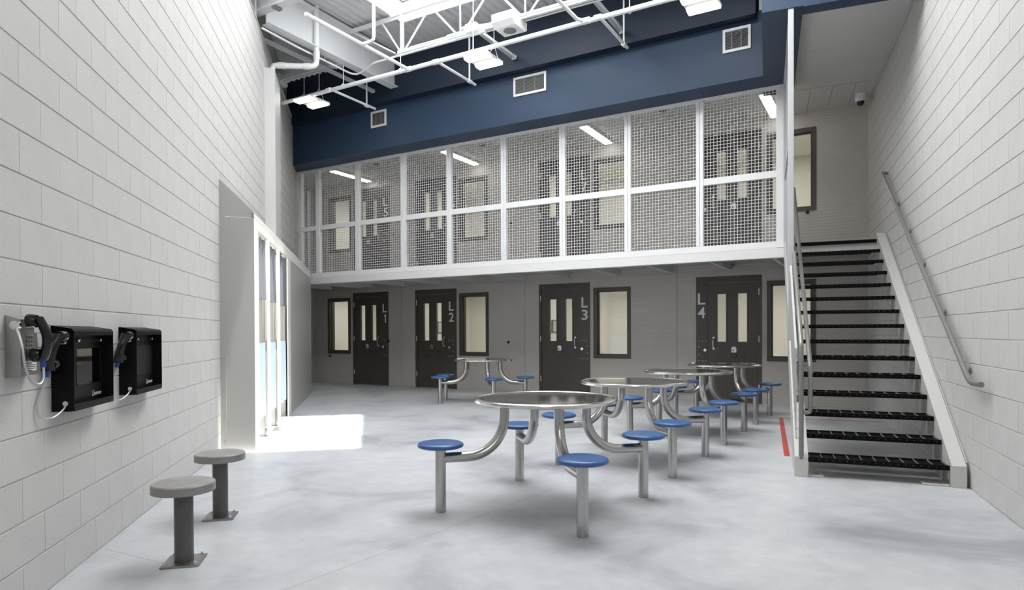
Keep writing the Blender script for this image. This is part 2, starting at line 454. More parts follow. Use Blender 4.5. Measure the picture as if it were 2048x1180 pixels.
# strip of wall above the block work on the left, set back, with a wall plate
b = MB(); b.box(XL - 0.35, XL - 0.10, -2.2, 17.8, 5.80, 6.95)
tag(b.build('wall_upper_left', 'upperwall', fr='L', base=(XL, 6, 5.8), smooth=0) if 'upperwall' in M else b.build('wall_upper_left', 'joint', fr='L', base=(XL, 6, 5.8), smooth=0),
    'set back strip of wall above the left block wall', 'wall', kind='structure')
t = thing('trim_1', 'L', (XL, 6, 5.83), 'grey angle and conduits running along the top of the left block wall', 'trim', kind='structure')
b = MB(); b.box(XL - 0.10, XL + 0.012, -2.2, 15.0, 5.83, 5.845).box(XL - 0.1, XL - 0.09, -2.2, 15.0, 5.845, 5.98); b.build('angle', 'beam', t)
b = MB(); b.tube([(XL - 0.04, -2, 5.885), (XL - 0.04, 15, 5.885)], 0.017, 8); b.build('conduit', 'pipesteel', t)
b = MB(); b.tube([(XL - 0.07, -2, 5.95), (XL - 0.07, 15, 5.95)], 0.014, 8); b.build('conduit', 'pipesteel', t)

# ---- rear wall behind the camera with a tall glowing window, assumed and added for light
b = MB()
for (x0, x1, z0, z1) in ((-1.9, 1.5, 0, 2.3), (-1.9, 1.5, 5.6, 6.8), (-1.9, -0.95, 2.3, 5.6), (0.65, 1.5, 2.3, 5.6)):
    b.box(x0, x1, -2.15, -1.9, z0, z1)
tag(b.build('wall_rear', 'joint', smooth=0), 'block wall behind the viewer', 'wall', kind='structure')
t = thing('window_9', 'W', (-0.15, -1.95, 2.3), 'assumed tall lattice window in the unseen rear wall, glow added for light', 'window', kind='structure')  # assumed window, out of view, added to brighten the room from behind
b = MB(); b.box(-0.95, 0.65, -2.08, -2.06, 2.3, 5.6); b.build('pane', 'rear_glow', t, smooth=0)
b = MB()
for i in range(5): b.box(-0.97 + i * 0.4, -0.93 + i * 0.4, -2.05, -1.95, 2.3, 5.6)
for i in range(7): b.box(-0.95, 0.65, -2.04, -1.96, 2.28 + i * 0.55, 2.32 + i * 0.55)
b.build('lattice', 'louver', t, smooth=0)

# ---- back wall (cell fronts, two storeys)
DB = 12.07
ZU = 2.58                                     # rise of the upper cells over the lower ones
doors = [(-11.58, -10.43, 'L', '1', 0, False), (-9.60, -8.42, 'L', '2', 0, False), (-6.305, -5.145, 'L', '3', 0, False), (-3.022, -1.874, 'L', '4', 0, True),
         (-11.53, -10.38, 'L', '5', 1, False), (-9.57, -8.42, 'L', '6', 1, False), (-6.305, -5.145, 'L', '7', 1, False), (-3.022, -1.874, 'L', '8', 1, True)]
wins = [(-12.454, 0), (-8.342, 0), (-5.071, 0), (-1.789, 0), (-12.40, 1), (-8.36, 1), (-5.071, 1), (-1.785, 1)]
WW, WZ0, WZ1 = 0.782, 0.757, 2.172
holes = [(s0, s1, z * ZU, z * ZU + 2.285) for s0, s1, _, _, z, _ in doors] + [(s, s + WW, z * ZU + WZ0, z * ZU + WZ1) for s, z in wins]
b = MB()
zc = sorted({-0.02, 2.44, 2.58, 5.3, *[h[2] for h in holes], *[h[3] for h in holes]})
joints = (-10.026, -6.659, -3.381)
xc = sorted({-13.6, 0.6, *joints, *[h[0] for h in holes], *[h[1] for h in holes]})
for i in range(len(xc) - 1):
    run = None
    for j in range(len(zc) - 1):
        xm, zm = (xc[i] + xc[i + 1]) / 2, (zc[j] + zc[j + 1]) / 2
        solid = not any(h[0] < xm < h[1] and h[2] < zm < h[3] for h in holes)
        if solid:
            g0 = 0.003 if any(abs(xc[i] - q) < 1e-6 for q in joints) else 0
            g1 = 0.003 if any(abs(xc[i + 1] - q) < 1e-6 for q in joints) else 0
            b.box(xc[i] + g0, xc[i + 1] - g1, DB, DB + 0.10, zc[j], zc[j + 1])
wall_back = tag(b.build('wall_back', 'cellwall', fr='B', base=(-6, DB, 0), smooth=0), 'taupe steel cell front wall across the back, two storeys tall', 'wall', kind='structure')
b = MB(); b.box(-13.5, -0.3, DB - 0.012, DB, 2.36, 2.375); b.build('ledger_strip', 'cellwall', wall_back, smooth=0)

LET = {c: text_mesh(c, 0.012) for c in 'L2345678'}
ONE = MB(); ONE.prism([(0.50, 0.0), (1.0, 0.0), (1.0, 1.0), (0.62, 1.0), (0.40, 0.88), (0.0, 0.84), (0.0, 0.70), (0.50, 0.76)], 'z', 0.0, 1.0)
LET['1'] = ([Vector(v) for v in ONE.v], ONE.f)
def letter(bm, ch, x0, x1, z0, z1, y):
    vs, fs = LET[ch]
    bm.add([(x0 + v[0] * (x1 - x0), y - 0.004 * v[2], z0 + v[1] * (z1 - z0)) for v in vs], fs)

hole_rects = lambda: None
def panel_with_slots(bm, x0, x1, z0, z1, y0, y1, slots):
    xs = sorted({x0, x1, *[q for s in slots for q in s[:2]]}); zs = sorted({z0, z1, *[q for s in slots for q in s[2:]]})
    for i in range(len(xs) - 1):
        for j in range(len(zs) - 1):
            xm, zm = (xs[i] + xs[i + 1]) / 2, (zs[j] + zs[j + 1]) / 2
            if any(s[0] < xm < s[1] and s[2] < zm < s[3] for s in slots): continue
            bm.box(xs[i], xs[i + 1], y0, y1, zs[j], zs[j + 1])

def make_door(n, s0, s1, let, dig, lv, mir):
    z = lv * ZU; W_ = s1 - s0
    X = (lambda x: s1 - x) if mir else (lambda x: s0 + x)
    def bx(bm, x0, x1, y0, y1, z0, z1, bev=None):
        a, c = sorted((X(x0), X(x1)))
        (bm.bbox(a, c, y0, y1, z + z0, z + z1, bev) if bev else bm.box(a, c, y0, y1, z + z0, z + z1))
    floor_word = ('lower', 'upper')[lv]
    t = thing('door_%d' % n, 'B', (s0, DB, z), 'dark brown steel cell door %s%s with two slit windows on the %s level' % (let, dig, floor_word), 'door', 'dark brown cell doors', 'structure')
    fm = MB()                                     # frame: jambs, head, lock-side panel
    bx(fm, 0, 0.062, DB - 0.012, DB + 0.09, 0, 2.285); bx(fm, 0.942, W_, DB - 0.012, DB + 0.09, 0, 2.285); bx(fm, 0.062, 0.942, DB - 0.012, DB + 0.09, 2.175, 2.285)
    fm.build('frame', 'door', t, smooth=0)
    slots = []
    for x0, x1 in ((0.25, 0.407), (0.612, 0.766)):
        a, c = sorted((X(x0), X(x1))); slots.append((a, c, z + 1.10, z + 1.967))
    a, c = sorted((X(0.068), X(0.936)))
    lf = MB(); panel_with_slots(lf, a, c, z + 0.012, z + 2.170, DB + 0.0, DB + 0.045, slots)
    leaf = lf.build('leaf', 'door', t, smooth=0)
    for sl in slots:
        f = MB(); w_ = 0.022
        f.box(sl[0] - w_, sl[0], DB - 0.010, DB + 0.0, sl[2] - w_, sl[3] + w_).box(sl[1], sl[1] + w_, DB - 0.010, DB, sl[2] - w_, sl[3] + w_)
        f.box(sl[0], sl[1], DB - 0.010, DB, sl[2] - w_, sl[2]).box(sl[0], sl[1], DB - 0.010, DB, sl[3], sl[3] + w_)
        f.build('glazing_bead', 'door', leaf, smooth=0)
        g = MB(); g.box(sl[0], sl[1], DB + 0.030, DB + 0.036, sl[2], sl[3]); g.build('vision_pane', 'glass', leaf, smooth=0)
    h = MB()
    pts = [(X(0.832), DB, z + 1.165), (X(0.832), DB - 0.035, z + 1.155), (X(0.832), DB - 0.048, z + 1.12), (X(0.832), DB - 0.048, z + 1.02), (X(0.832), DB - 0.035, z + 0.985), (X(0.832), DB, z + 0.975)]
    h.tube(pts, 0.009, 8); h.cyl((X(0.832), DB - 0.006, z + 1.17), 0.02, 0.006, 'y', 12); h.cyl((X(0.832), DB - 0.006, z + 0.972), 0.02, 0.006, 'y', 12)
    tag(h.build('handle', 'chrome', leaf), 'chrome pull handle')
    p = MB(); xm = X(0.474)
    p.prism([(xm - 0.044, z + 0.906), (xm + 0.044, z + 0.906), (xm + 0.044, z + 0.985), (xm + 0.026, z + 1.008), (xm - 0.026, z + 1.008), (xm - 0.044, z + 0.985)], 'y', DB - 0.012, DB)
    lp = tag(p.build('slot_lock_plate', 'chrome', leaf, smooth=0), 'silver keyhole plate')
    p = MB(); p.cyl((xm - 0.014, DB - 0.014, z + 0.94), 0.013, 0.004, 'y', 10); p.build('slot_keyhole', 'darkgap', leaf)
    p = MB(); bx(p, 0.43, 0.518, DB - 0.022, DB, 0.812, 0.904, 0.005); p.build('slot_lock_box', 'door', leaf, smooth=0)
    p = MB(); bx(p, 0.295, 0.70, DB - 0.004, DB, 0.672, 0.90, 0.0035); p.build('food_slot_flap', 'door', leaf, smooth=0)
    p = MB(); bx(p, 0.305, 0.365, DB - 0.016, DB, 0.725, 0.745, 0.004); bx(p, 0.612, 0.672, DB - 0.016, DB, 0.725, 0.745, 0.004); p.build('flap_hinge', 'door', leaf, smooth=0)
    k = MB(); k.cyl((X(0.985), DB - 0.020, z + 0.943), 0.030, 0.010, 'y', 18, 0.003); k.cyl((X(0.985), DB - 0.023, z + 0.943), 0.012, 0.004, 'y', 10)
    tag(k.build('lock_cylinder', 'chrome', t), 'round silver lock cylinder')
    rv = MB()
    for x_, z_ in ((0.962, 1.108), (1.03, 1.108), (1.098, 1.108), (1.098, 1.001), (1.098, 0.86), (0.962, 0.746), (1.03, 0.746), (1.098, 0.746)):
        rv.cyl((X(x_), DB - 0.016, z + z_), 0.0085, 0.004, 'y', 8)
    tag(rv.build('rivets', 'letter', t), kind='stuff')
    for z0 in (1.93, 1.09, 0.255):
        q = MB(); q.cyl((X(0.045), DB - 0.018, z + z0), 0.010, 0.118, 'z', 8); tag(q.build('hinge', 'letter', t), 'pale hinge barrel')
    xa, xb = ((0.978, 1.112) if not mir else (W_ - 0.034 - 0.134, W_ - 0.034))
    a, c = sorted((X(xa), X(xb)))
    lt = MB(); letter(lt, let, a, c, z + 1.782, z + 1.990, DB - 0.0125); tag(lt.build('letter', 'letter', t, smooth=0), 'painted letter %s' % let)
    if dig == '1': c0, c1 = a + 0.045, a + 0.105
    else: c0, c1 = a, c
    lt = MB(); letter(lt, dig, c0, c1, z + 1.530, z + 1.738, DB - 0.0125); tag(lt.build('numeral', 'letter', t, smooth=0), 'painted numeral %s' % dig)
for i, d_ in enumerate(doors): make_door(i + 1, *d_)

beside = ['left of door L1', 'right of door L2', 'right of door L3', 'right of door L4 behind the stairs', 'left of door L5', 'right of door L6', 'right of door L7', 'right of door L8 at the stair head']
for i, (s0, lv) in enumerate(wins):
    z = lv * ZU; s1 = s0 + WW; z0, z1 = z + WZ0, z + WZ1; w_ = 0.072
    t = thing('window_%d' % (i + 1), 'B', (s0, DB, z0), 'dark framed cell window %s, %s level' % (beside[i], ('lower', 'upper')[lv]), 'window', 'dark framed cell windows', 'structure')
    f = MB()
    for (x0, x1, y0, y1) in ((s0, s0 + w_, z0, z1), (s1 - w_, s1, z0, z1), (s0 + w_, s1 - w_, z0, z0 + w_), (s0 + w_, s1 - w_, z1 - w_, z1)):
        f.box(x0, x1, DB - 0.015, DB + 0.16, y0, y1)
    v = 0.018; a0, a1, b0, b1 = s0 + w_, s1 - w_, z0 + w_, z1 - w_
    for (x0, x1, y0, y1) in ((a0, a0 + v, b0, b1), (a1 - v, a1, b0, b1), (a0, a1, b0, b0 + v), (a0, a1, b1 - v, b1)):
        f.box(x0, x1, DB + 0.055, DB + 0.075, y0, y1)
    f.build('frame', 'door', t, smooth=0)
    g = MB(); g.box(a0, a1, DB + 0.080, DB + 0.088, b0, b1); g.build('pane', 'glass', t, smooth=0)

for s_, z_, lab in ((-12.371, 0.698, 'small black rubber door stop under the window left of door L1'), (-10.418, 1.085, 'small black rubber door stop beside door L1 lock panel'),
                    (-7.044, 1.07, 'small black rubber door stop between doors L2 and L3'), (-1.138, 3.309, 'small black rubber door stop under the upper window at the stair head'),
                    (-10.25, 3.66, 'small black rubber door stop right of door L5'), (-6.98, 3.64, 'small black rubber door stop left of door L7')):
    k = MB(); k.lathe([(0, -0.05), (0.018, -0.048), (0.028, -0.036), (0.026, -0.02), (0.016, -0.012), (0.022, -0.004), (0.022, 0)], 16, (s_, DB, z_), 'y')
    tag(k.build('door_stop', 'blackgloss', fr='B', base=(s_, DB, z_)), lab, 'door stop', 'black door stops')

# ---- cells behind the wall
bounds = [(-13.3, -10.06), (-9.99, -6.69), (-6.63, -3.41), (-3.35, -0.45)]
for lv in (0, 1):
    for i, (x0, x1) in enumerate(bounds):
        z0 = lv * ZU; y0, y1, z1 = DB + 0.175, DB + 2.9, z0 + 2.42
        c = MB()
        c.quad((x0, y1, z0), (x1, y1, z0), (x1, y1, z1), (x0, y1, z1)); c.quad((x0, y0, z0), (x0, y1, z0), (x0, y1, z1), (x0, y0, z1))
        c.quad((x1, y0, z0), (x1, y1, z0), (x1, y1, z1), (x1, y0, z1)); c.quad((x0, y0, z1), (x1, y0, z1), (x1, y1, z1), (x0, y1, z1))
        c.quad((x0, y0, z0 + 0.005), (x1, y0, z0 + 0.005), (x1, y1, z0 + 0.005), (x0, y1, z0 + 0.005))
        o = c.build('cell_room', 'cream', fr='B', base=((x0 + x1) / 2, y0, z0), smooth=0)
        tag(o, 'cream painted cell room behind door L%d' % (i + 1 + 4 * lv), 'room', 'cream cell rooms', 'structure')
        ld = D.lights.new('assumed_cell_lamp', 'AREA'); ld.shape = 'RECTANGLE'; ld.size = 1.6; ld.size_y = 0.4; ld.energy = CELL_W; ld.color = (1.0, 0.985, 0.94)  # assumed lamp, itself unseen, lights the cell behind its panes
        lo = D.objects.new('assumed_cell_lamp', ld); COL.objects.link(lo); lo.location = to_world('B', ((x0 + x1) / 2, DB + 1.4, z1 - 0.05)); lo.rotation_euler = (0, 0, FR['B'])

# bunks and wall mirrors seen through the slits
def bunk(x0, x1, y0, y1, z0, label):
    t = thing('bunk', 'B', ((x0 + x1) / 2, y0, z0), label, 'bunk', 'cell bunks')
    b = MB(); b.bbox(x0, x1, y0, y1, z0 + 0.42, z0 + 0.50, 0.01); b.build('bed_shelf', 'white', t)
    b = MB(); b.box(x0 + 0.05, x1 - 0.05, y0 + 0.05, y1 - 0.02, z0 + 0.005, z0 + 0.42); b.build('plinth', 'cream', t, smooth=0)
bunk(-13.28, -11.0, DB + 1.9, DB + 2.88, 0.55, 'white bunk shelf seen through the window left of door L1')
for s_, d_, lab in ((-9.985, 13.54, 'small wall mirror seen through the right slit of door L2'), (-6.625, 13.41, 'small wall mirror seen through the left slit of door L3')):
    t = thing('wall_mirror', 'B', (s_, d_, 1.3), lab, 'mirror', 'cell mirrors')
    b = MB(); b.bbox(s_, s_ + 0.03, d_ - 0.12, d_ + 0.12, 1.27, 1.57, 0.01); b.build('plate', 'louver', t)
    b = MB(); b.box(s_ + 0.03, s_ + 0.033, d_ - 0.09, d_ + 0.09, 1.30, 1.54); b.build('glass_face', 'chrome', t, smooth=0)

# ---- mezzanine walkway
DM = 10.10
mz = thing('mezzanine', 'B', (-6, DM, 2.36), 'white steel mezzanine walkway slab in front of the upper cells', 'walkway', kind='structure')
b = MB(); b.bbox(-13.2, -1.24, DM, DM + 0.10, 2.358, 2.505, 0.006); tag(b.build('fascia_beam', 'white', mz), 'long white edge beam')
b = MB(); b.box(-13.3, -1.26, DM + 0.10, DB, 2.50, 2.56); b.prism([(-1.26, 10.08), (-0.02, 10.22), (0.15, 12.07), (-1.26, 12.07)], 'z', 2.50, 2.56); b.build('deck_plate', 'showergrey', mz, smooth=0)
for s_ in (-12.31, -11.3, -10.93, -9.91, -8.88, -7.84, -6.62, -5.59, -4.53, -3.46, -2.40, -1.45):
    b = MB(); b.box(s_ - 0.004, s_ + 0.004, DM + 0.1, DB - 0.005, 2.405, 2.50).box(s_ - 0.05, s_ + 0.004, DM + 0.1, DB - 0.005, 2.398, 2.405)
    b.build('floor_joist', 'beam', mz, smooth=0)

# ---- ceiling over the walkway and the stairs
cl = thing('ceiling_2', 'B', (-6, 10, 5.03), 'grey metal panel ceiling over the upper walkway', 'ceiling', kind='structure')
x = -13.4
while x < -1.4:
    b = MB(); b.bbox(x + 0.003, x + 1.197, DM - 0.17, DB, 5.03, 5.06, 0.003); b.build('ceiling_panel', 'ceil', cl, smooth=0); x += 1.2
cl = thing('ceiling_3', 'R', (0.95, 10, 5.0), 'pale panel ceiling above the staircase', 'ceiling', kind='structure')
for i in range(4):
    b = MB(); b.bbox(0.36, 1.50, 8.02 + i * 0.72 + 0.002, 8.02 + (i + 1) * 0.72 - 0.002, 5.0, 5.025, 0.003); b.build('ceiling_panel', 'ceil', cl, smooth=0)
for i in range(5):
    b = MB(); b.bbox(0.0 + i * 0.31 + 0.002, 0.0 + (i + 1) * 0.31 - 0.002, 10.92, 12.3, 5.0, 5.025, 0.003); b.build('ceiling_panel', 'ceil', cl, smooth=0)
b = MB(); b.box(1.49, 1.53, 8.02, 12.1, 4.985, 5.01); b.build('edge_trim', 'ceil', cl, smooth=0)

# ---- navy bulkhead
bk = thing('wall_bulkhead', 'B', (-6, 9.46, 4.87), 'dark navy bulkhead wall above the mesh screen, stepped in two bands', 'wall', kind='structure')
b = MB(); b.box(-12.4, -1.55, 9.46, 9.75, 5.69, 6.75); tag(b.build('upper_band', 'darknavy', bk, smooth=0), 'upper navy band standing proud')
b = MB(); b.box(-12.4, -1.47, 9.64, 10.16, 4.872, 5.80); tag(b.build('lower_band', 'blue', bk, smooth=0), 'lower navy band holding the vents')
bk2 = thing('wall_stair_bulkhead', 'R', (0.2, 7.82, 4.87), 'dark navy soffit running forward above the stair side', 'wall', kind='structure')
b = MB(); b.box(-0.055, 0.37, 7.82, 10.6, 4.87, 6.75); b.build('soffit', 'blue', bk2, smooth=0)
b = MB(); b.box(0.37, 1.53, 7.82, 8.02, 4.86, 6.75); b.build('front_face', 'blue', bk2, smooth=0)

# ---- roof: slab with the sun opening, corrugated deck, skylights
ZS = 6.92
hx0, hx1 = -1.235 + SUN_K * (ZS - 2.5), -0.13 + SUN_K * ZS
hy0, hy1 = 7.40 - SUN_M * ZS, 10.42 - SUN_M * ZS
b = MB()
b.box(-9, hx0, -6, 20, ZS, ZS + 0.12).box(hx1, 12, -6, 20, ZS, ZS + 0.12).box(hx0, hx1, -6, hy0, ZS, ZS + 0.12).box(hx0, hx1, hy1, 20, ZS, ZS + 0.12)
tag(b.build('ceiling', 'deck', fr='L', base=(0, 6, ZS), smooth=0), 'roof slab over the dayroom with an opening shaped for the sun patch', 'ceiling', kind='structure')
SKY = [(-7.06, -4.05, 4.6, 8.57), (-3.7, -0.7, 4.2, 7.4)]  # second skylight is added, unseen, to brighten the room
ZD = 6.55
def deck_cut(sm):
    return [(d0, d1) for s0, s1, d0, d1 in SKY if s0 - 0.02 < sm < s1 + 0.02]
b = MB(); pitch = 0.1524; s = -13.0
prof = [(0, 0), (0.045, 0), (0.062, 0.038), (0.135, 0.038), (0.1524, 0)]
while s < 1.6:
    segs = [(-3.0, 9.5)]
    for c0, c1 in deck_cut(s + pitch / 2):
        nz = []
        for a0, a1 in segs:
            if a1 <= c0 or a0 >= c1: nz.append((a0, a1)); continue
            if a0 < c0: nz.append((a0, c0))
            if a1 > c1: nz.append((c1, a1))
        segs = nz
    for a0, a1 in segs:
        vs = [(s + px, a0, ZD + pz) for px, pz in prof] + [(s + px, a1, ZD + pz) for px, pz in prof]; n = len(prof)
        b.add(vs, [(i, i + 1, n + i + 1, n + i) for i in range(n - 1)])
    s += pitch
tag(b.build('ceiling_4', 'deck', fr='B', base=(-6, 5, ZD), smooth=0), 'white corrugated steel roof deck', 'ceiling', kind='structure')
def clip_rect(P, x0, x1, y0, y1):
    for ax, lim, sg in ((0, x0, 1), (0, x1, -1), (1, y0, 1), (1, y1, -1)):
        out = []
        for k in range(len(P)):
            a, c = P[k], P[(k + 1) % len(P)]
            ia, ic = sg * (a[ax] - lim) >= 0, sg * (c[ax] - lim) >= 0
            if ia: out.append(a)
            if ia != ic:
                q = (lim - a[ax]) / (c[ax] - a[ax]); out.append((a[0] + (c[0] - a[0]) * q, a[1] + (c[1] - a[1]) * q))
        P = out
    return P
for i, (s0, s1, d0, d1) in enumerate(SKY):
    lab = ['bright skylight above the open web joist', 'skylight added out of view over the tables for light'][i]
    t = thing('skylight', 'B', ((s0 + s1) / 2, (d0 + d1) / 2, ZD), lab, 'skylight', 'skylights', 'structure')
    c = MB()
    c.box(s0 - 0.03, s0, d0 - 0.03, d1 + 0.03, ZD - 0.02, 6.86).box(s1, s1 + 0.03, d0 - 0.03, d1 + 0.03, ZD - 0.02, 6.86)
    c.box(s0, s1, d0 - 0.03, d0, ZD - 0.02, 6.86).box(s0, s1, d1, d1 + 0.03, ZD - 0.02, 6.86); c.build('curb', 'white', t, smooth=0)
    if i == 0:                                            # added gap in this lens lets the sun through, shaped for its floor patch
        c = MB()
        for x0, x1, y0, y1 in ((-3.6, hx0, 4, 13), (hx1, 3.6, 4, 13), (hx0, hx1, 4, hy0), (hx0, hx1, hy1, 13)):
            P = []
            for x, y in ((x0, y0), (x1, y0), (x1, y1), (x0, y1)):
                q = to_world('L', (x, y, 0)); ca, sa = math.cos(-FR['B']), math.sin(-FR['B'])
                P.append((q.x * ca - q.y * sa, q.x * sa + q.y * ca))
            P = clip_rect(P, s0, s1, d0, d1)
            if len(P) > 2: c.quad(*[(a, e_, 6.90) for a, e_ in P])
        c.build('lens', 'sky_on', t, smooth=0)
    else:
        c = MB(); c.box(s0, s1, d0, d1, 6.80, 6.82); c.build('lens', 'sky_on', t, smooth=0)

# ================================================================== STEELWORK AND SERVICES IN THE ROOF
t = thing('roof_beam', 'B', (-8.0, 8, 5.9), 'deep white steel beam running from the left wall to the navy wall', 'beam')
b = MB(); b.box(-8.008, -7.992, 6.55, 9.46, 5.915, 6.50); b.build('web', 'beam', t, smooth=0)
b = MB(); b.bbox(-8.09, -7.91, 6.55, 9.46, 5.895, 5.915, 0.003); b.build('bottom_flange', 'beam', t, smooth=0)
b = MB(); b.bbox(-8.09, -7.91, 6.55, 9.46, 6.49, 6.51, 0.003); b.build('top_flange', 'beam', t, smooth=0)
t = thing('edge_beam', 'B', (-7, 6.45, 6.0), 'white channel beam bearing on the left wall top at upper left', 'beam')
b = MB(); b.box(-8.3, -6.95, 6.45, 6.462, 6.06, 6.5); b.build('web', 'beam', t, smooth=0)
b = MB(); b.bbox(-8.3, -6.95, 6.39, 6.53, 6.03, 6.06, 0.003); b.build('bottom_flange', 'beam', t, smooth=0)
b = MB(); b.bbox(-8.25, -8.02, 6.38, 6.40, 5.86, 6.3, 0.003); b.build('gusset_plate', 'beam', t, smooth=0)
b = MB(); b.box(-7.70, -7.62, 6.40, 6.53, 6.0, 6.035); b.build('clip', 'louver', t, smooth=0)

t = thing('roof_joist', 'B', (-4.5, 8.3, 5.86), 'white open web roof joist with diagonal struts', 'joist')
b = MB()
for y in (8.262, 8.312): b.box(-8.0, -0.2, y, y + 0.045, 6.495, 6.502).box(-8.0, -0.2, y + (0.04 if y < 8.3 else 0), y + (0.046 if y < 8.3 else 0.006), 6.45, 6.5)
b.build('top_chord', 'mesh', t, smooth=0)
b = MB()
for y in (8.255, 8.312): b.box(-6.95, -0.2, y, y + 0.05, 5.852, 5.860).box(-6.95, -0.2, y + (0.044 if y < 8.3 else 0), y + (0.051 if y < 8.3 else 0.007), 5.852, 5.925)
b.build('bottom_chord', 'mesh', t, smooth=0)
b = MB(); b.bbox(-5.9, -0.2, 8.215, 8.25, 5.872, 5.91, 0.006); b.build('raceway', 'mesh', t, smooth=0)
b = MB(); b.tube([(-6.6, 8.195, 5.862), (-0.2, 8.195, 5.862)], 0.014, 8); b.build('conduit', 'mesh', t)
node = -6.85
k = 0
while node < -0.3:
    v = MB(); rr = 0.030 if k == 0 else 0.013
    v.tube([(node, 8.308, 5.88), (node, 8.308, 6.50)], rr, 8); v.build('web_post', 'mesh', t)
    for sg in (-1, 1):
        top = node + sg * 0.575
        if top < -7.4: top = node - 0.45
        v = MB(); v.tube([(node + sg * 0.03, 8.308, 5.885), (top, 8.308, 6.49)], 0.016, 8); v.build('web_diagonal', 'mesh', t)
    node += 1.15; k += 1
b = MB(); b.tube([(-7.95, 8.308, 6.47), (-7.0, 8.308, 5.90)], 0.013, 8); b.build('web_diagonal', 'mesh', t)

def strut(s_, d0, d1, z_, lab):
    t = thing('bridging_strut', 'B', (s_, d1, z_), lab, 'strut', 'bridging struts')
    b = MB(); b.box(s_ - 0.035, s_ + 0.035, d0, d1, z_ + 0.04, z_ + 0.046).box(s_ - 0.035, s_ - 0.029, d0, d1, z_, z_ + 0.04).box(s_ + 0.029, s_ + 0.035, d0, d1, z_, z_ + 0.04)
    b.build('channel', 'beam', t, smooth=0)
    b = MB(); b.box(s_ - 0.04, s_ + 0.04, d1 - 0.03, d1, z_ - 0.01, z_ + 0.05); b.build('end_plate', 'beam', t, smooth=0)
strut(-5.38, 8.36, 9.44, 5.87, 'white bridging channel right of the middle high bay lamp, ending at the navy wall')
strut(-3.48, 8.36, 9.44, 5.86, 'white bridging channel below the joist at upper right')
strut(-8.50, 6.9, 9.44, 5.90, 'white bridging channel behind the deep beam at left')
t = thing('short_beam', 'B', (-9.0, 8.3, 5.98), 'short white double channel beam above the left high bay lamp', 'beam')
b = MB(); b.box(-9.75, -8.1, 8.24, 8.29, 5.97, 6.06).box(-9.75, -8.1, 8.32, 8.37, 5.97, 6.06); b.build('channels', 'beam', t, smooth=0)
b = MB(); b.box(-9.80, -9.70, 8.2, 8.42, 5.90, 6.1); b.build('end_bracket', 'beam', t, smooth=0)

# sprinkler main and branches
t = thing('sprinkler_pipe', 'B', (-6, 8.14, 5.5), 'white sprinkler main pipe with branches crossing below the joist', 'pipe')
b = MB(); b.tube([(-9.55, 8.17, 5.5), (-6, 8.15, 5.5), (-0.4, 8.10, 5.5)], 0.034, 12); b.build('main_pipe', 'mesh', t)
def branch(pts, r=0.026): MB().tube(pts, r, 10).build('branch_pipe', 'mesh', t)
branch([(-6.62, 6.05, 5.5), (-6.60, 8.15, 5.5)]); branch([(-6.06, 8.15, 5.52), (-6.06, 9.28, 5.52)], 0.022)
branch([(-8.36, 8.15, 5.53), (-8.36, 9.33, 5.53)], 0.022); branch([(-3.59, 6.2, 5.5), (-3.59, 8.0, 5.5), (-3.52, 8.12, 5.5)]); branch([(-3.33, 8.12, 5.53), (-3.33, 9.25, 5.53)], 0.022)
branch([(-6.61, 7.12, 5.51), (-6.46, 7.12, 5.51), (-6.41, 7.12, 5.53), (-6.395, 7.12, 5.58), (-6.395, 7.12, 6.9)], 0.024)
for s_, d_, r_ in ((-6.6, 8.15, 0.042), (-6.06, 8.15, 0.042), (-8.36, 8.15, 0.04), (-3.5, 8.11, 0.045), (-3.33, 8.11, 0.042)):
    c = MB(); c.tube([(s_ - 0.05, d_, 5.5), (s_ + 0.05, d_, 5.5)], r_, 12); c.build('tee_fitting', 'mesh', t)
for s_ in (-8.0, -6.75, -5.35, -2.9):
    hgr = MB(); hgr.tube([(s_, 8.14, 5.53), (s_, 8.14, 6.55)], 0.006, 6); hgr.lathe([(0.030, -0.012), (0.042, -0.012), (0.042, 0.012), (0.030, 0.012)], 12, (s_, 8.14, 5.5), 'x'); hgr.build('hanger_rod', 'mesh', t)
for s_, z_ in ((-6.06, 6.1), (-8.36, 6.1), (-3.33, 6.2)):
    hgr = MB(); hgr.tube([(s_, 9.1, 5.53), (s_, 9.1, 6.3)], 0.014, 8); hgr.build('drop_rod', 'beam', t)
    hgr = MB(); hgr.tube([(s_, 9.06, 5.52), (s_, 9.14, 5.52)], 0.033, 10); hgr.build('pipe_clamp', 'mesh', t)
# conduit along the beam underside
t = thing('conduit_pipe', 'B', (-8, 7.5, 5.8), 'thin white conduit following the underside of the deep beam', 'conduit')
pts = [(-8.03, 6.50, 5.83), (-8.03, 7.2, 5.80), (-8.05, 8.30, 5.80), (-8.04, 8.38, 5.80), (-7.98, 8.44, 5.80), (-7.88, 8.44, 5.81), (-7.62, 8.36, 5.82), (-7.52, 8.30, 5.82), (-7.40, 8.27, 5.82), (-5.2, 8.24, 5.82)]
MB().tube(pts, 0.016, 8).build('tubing', 'mesh', t)
for d_ in (6.75, 7.75): MB().tube([(-8.04, d_, 5.80), (-8.04, d_, 5.92)], 0.006, 6).build('hanger', 'mesh', t)
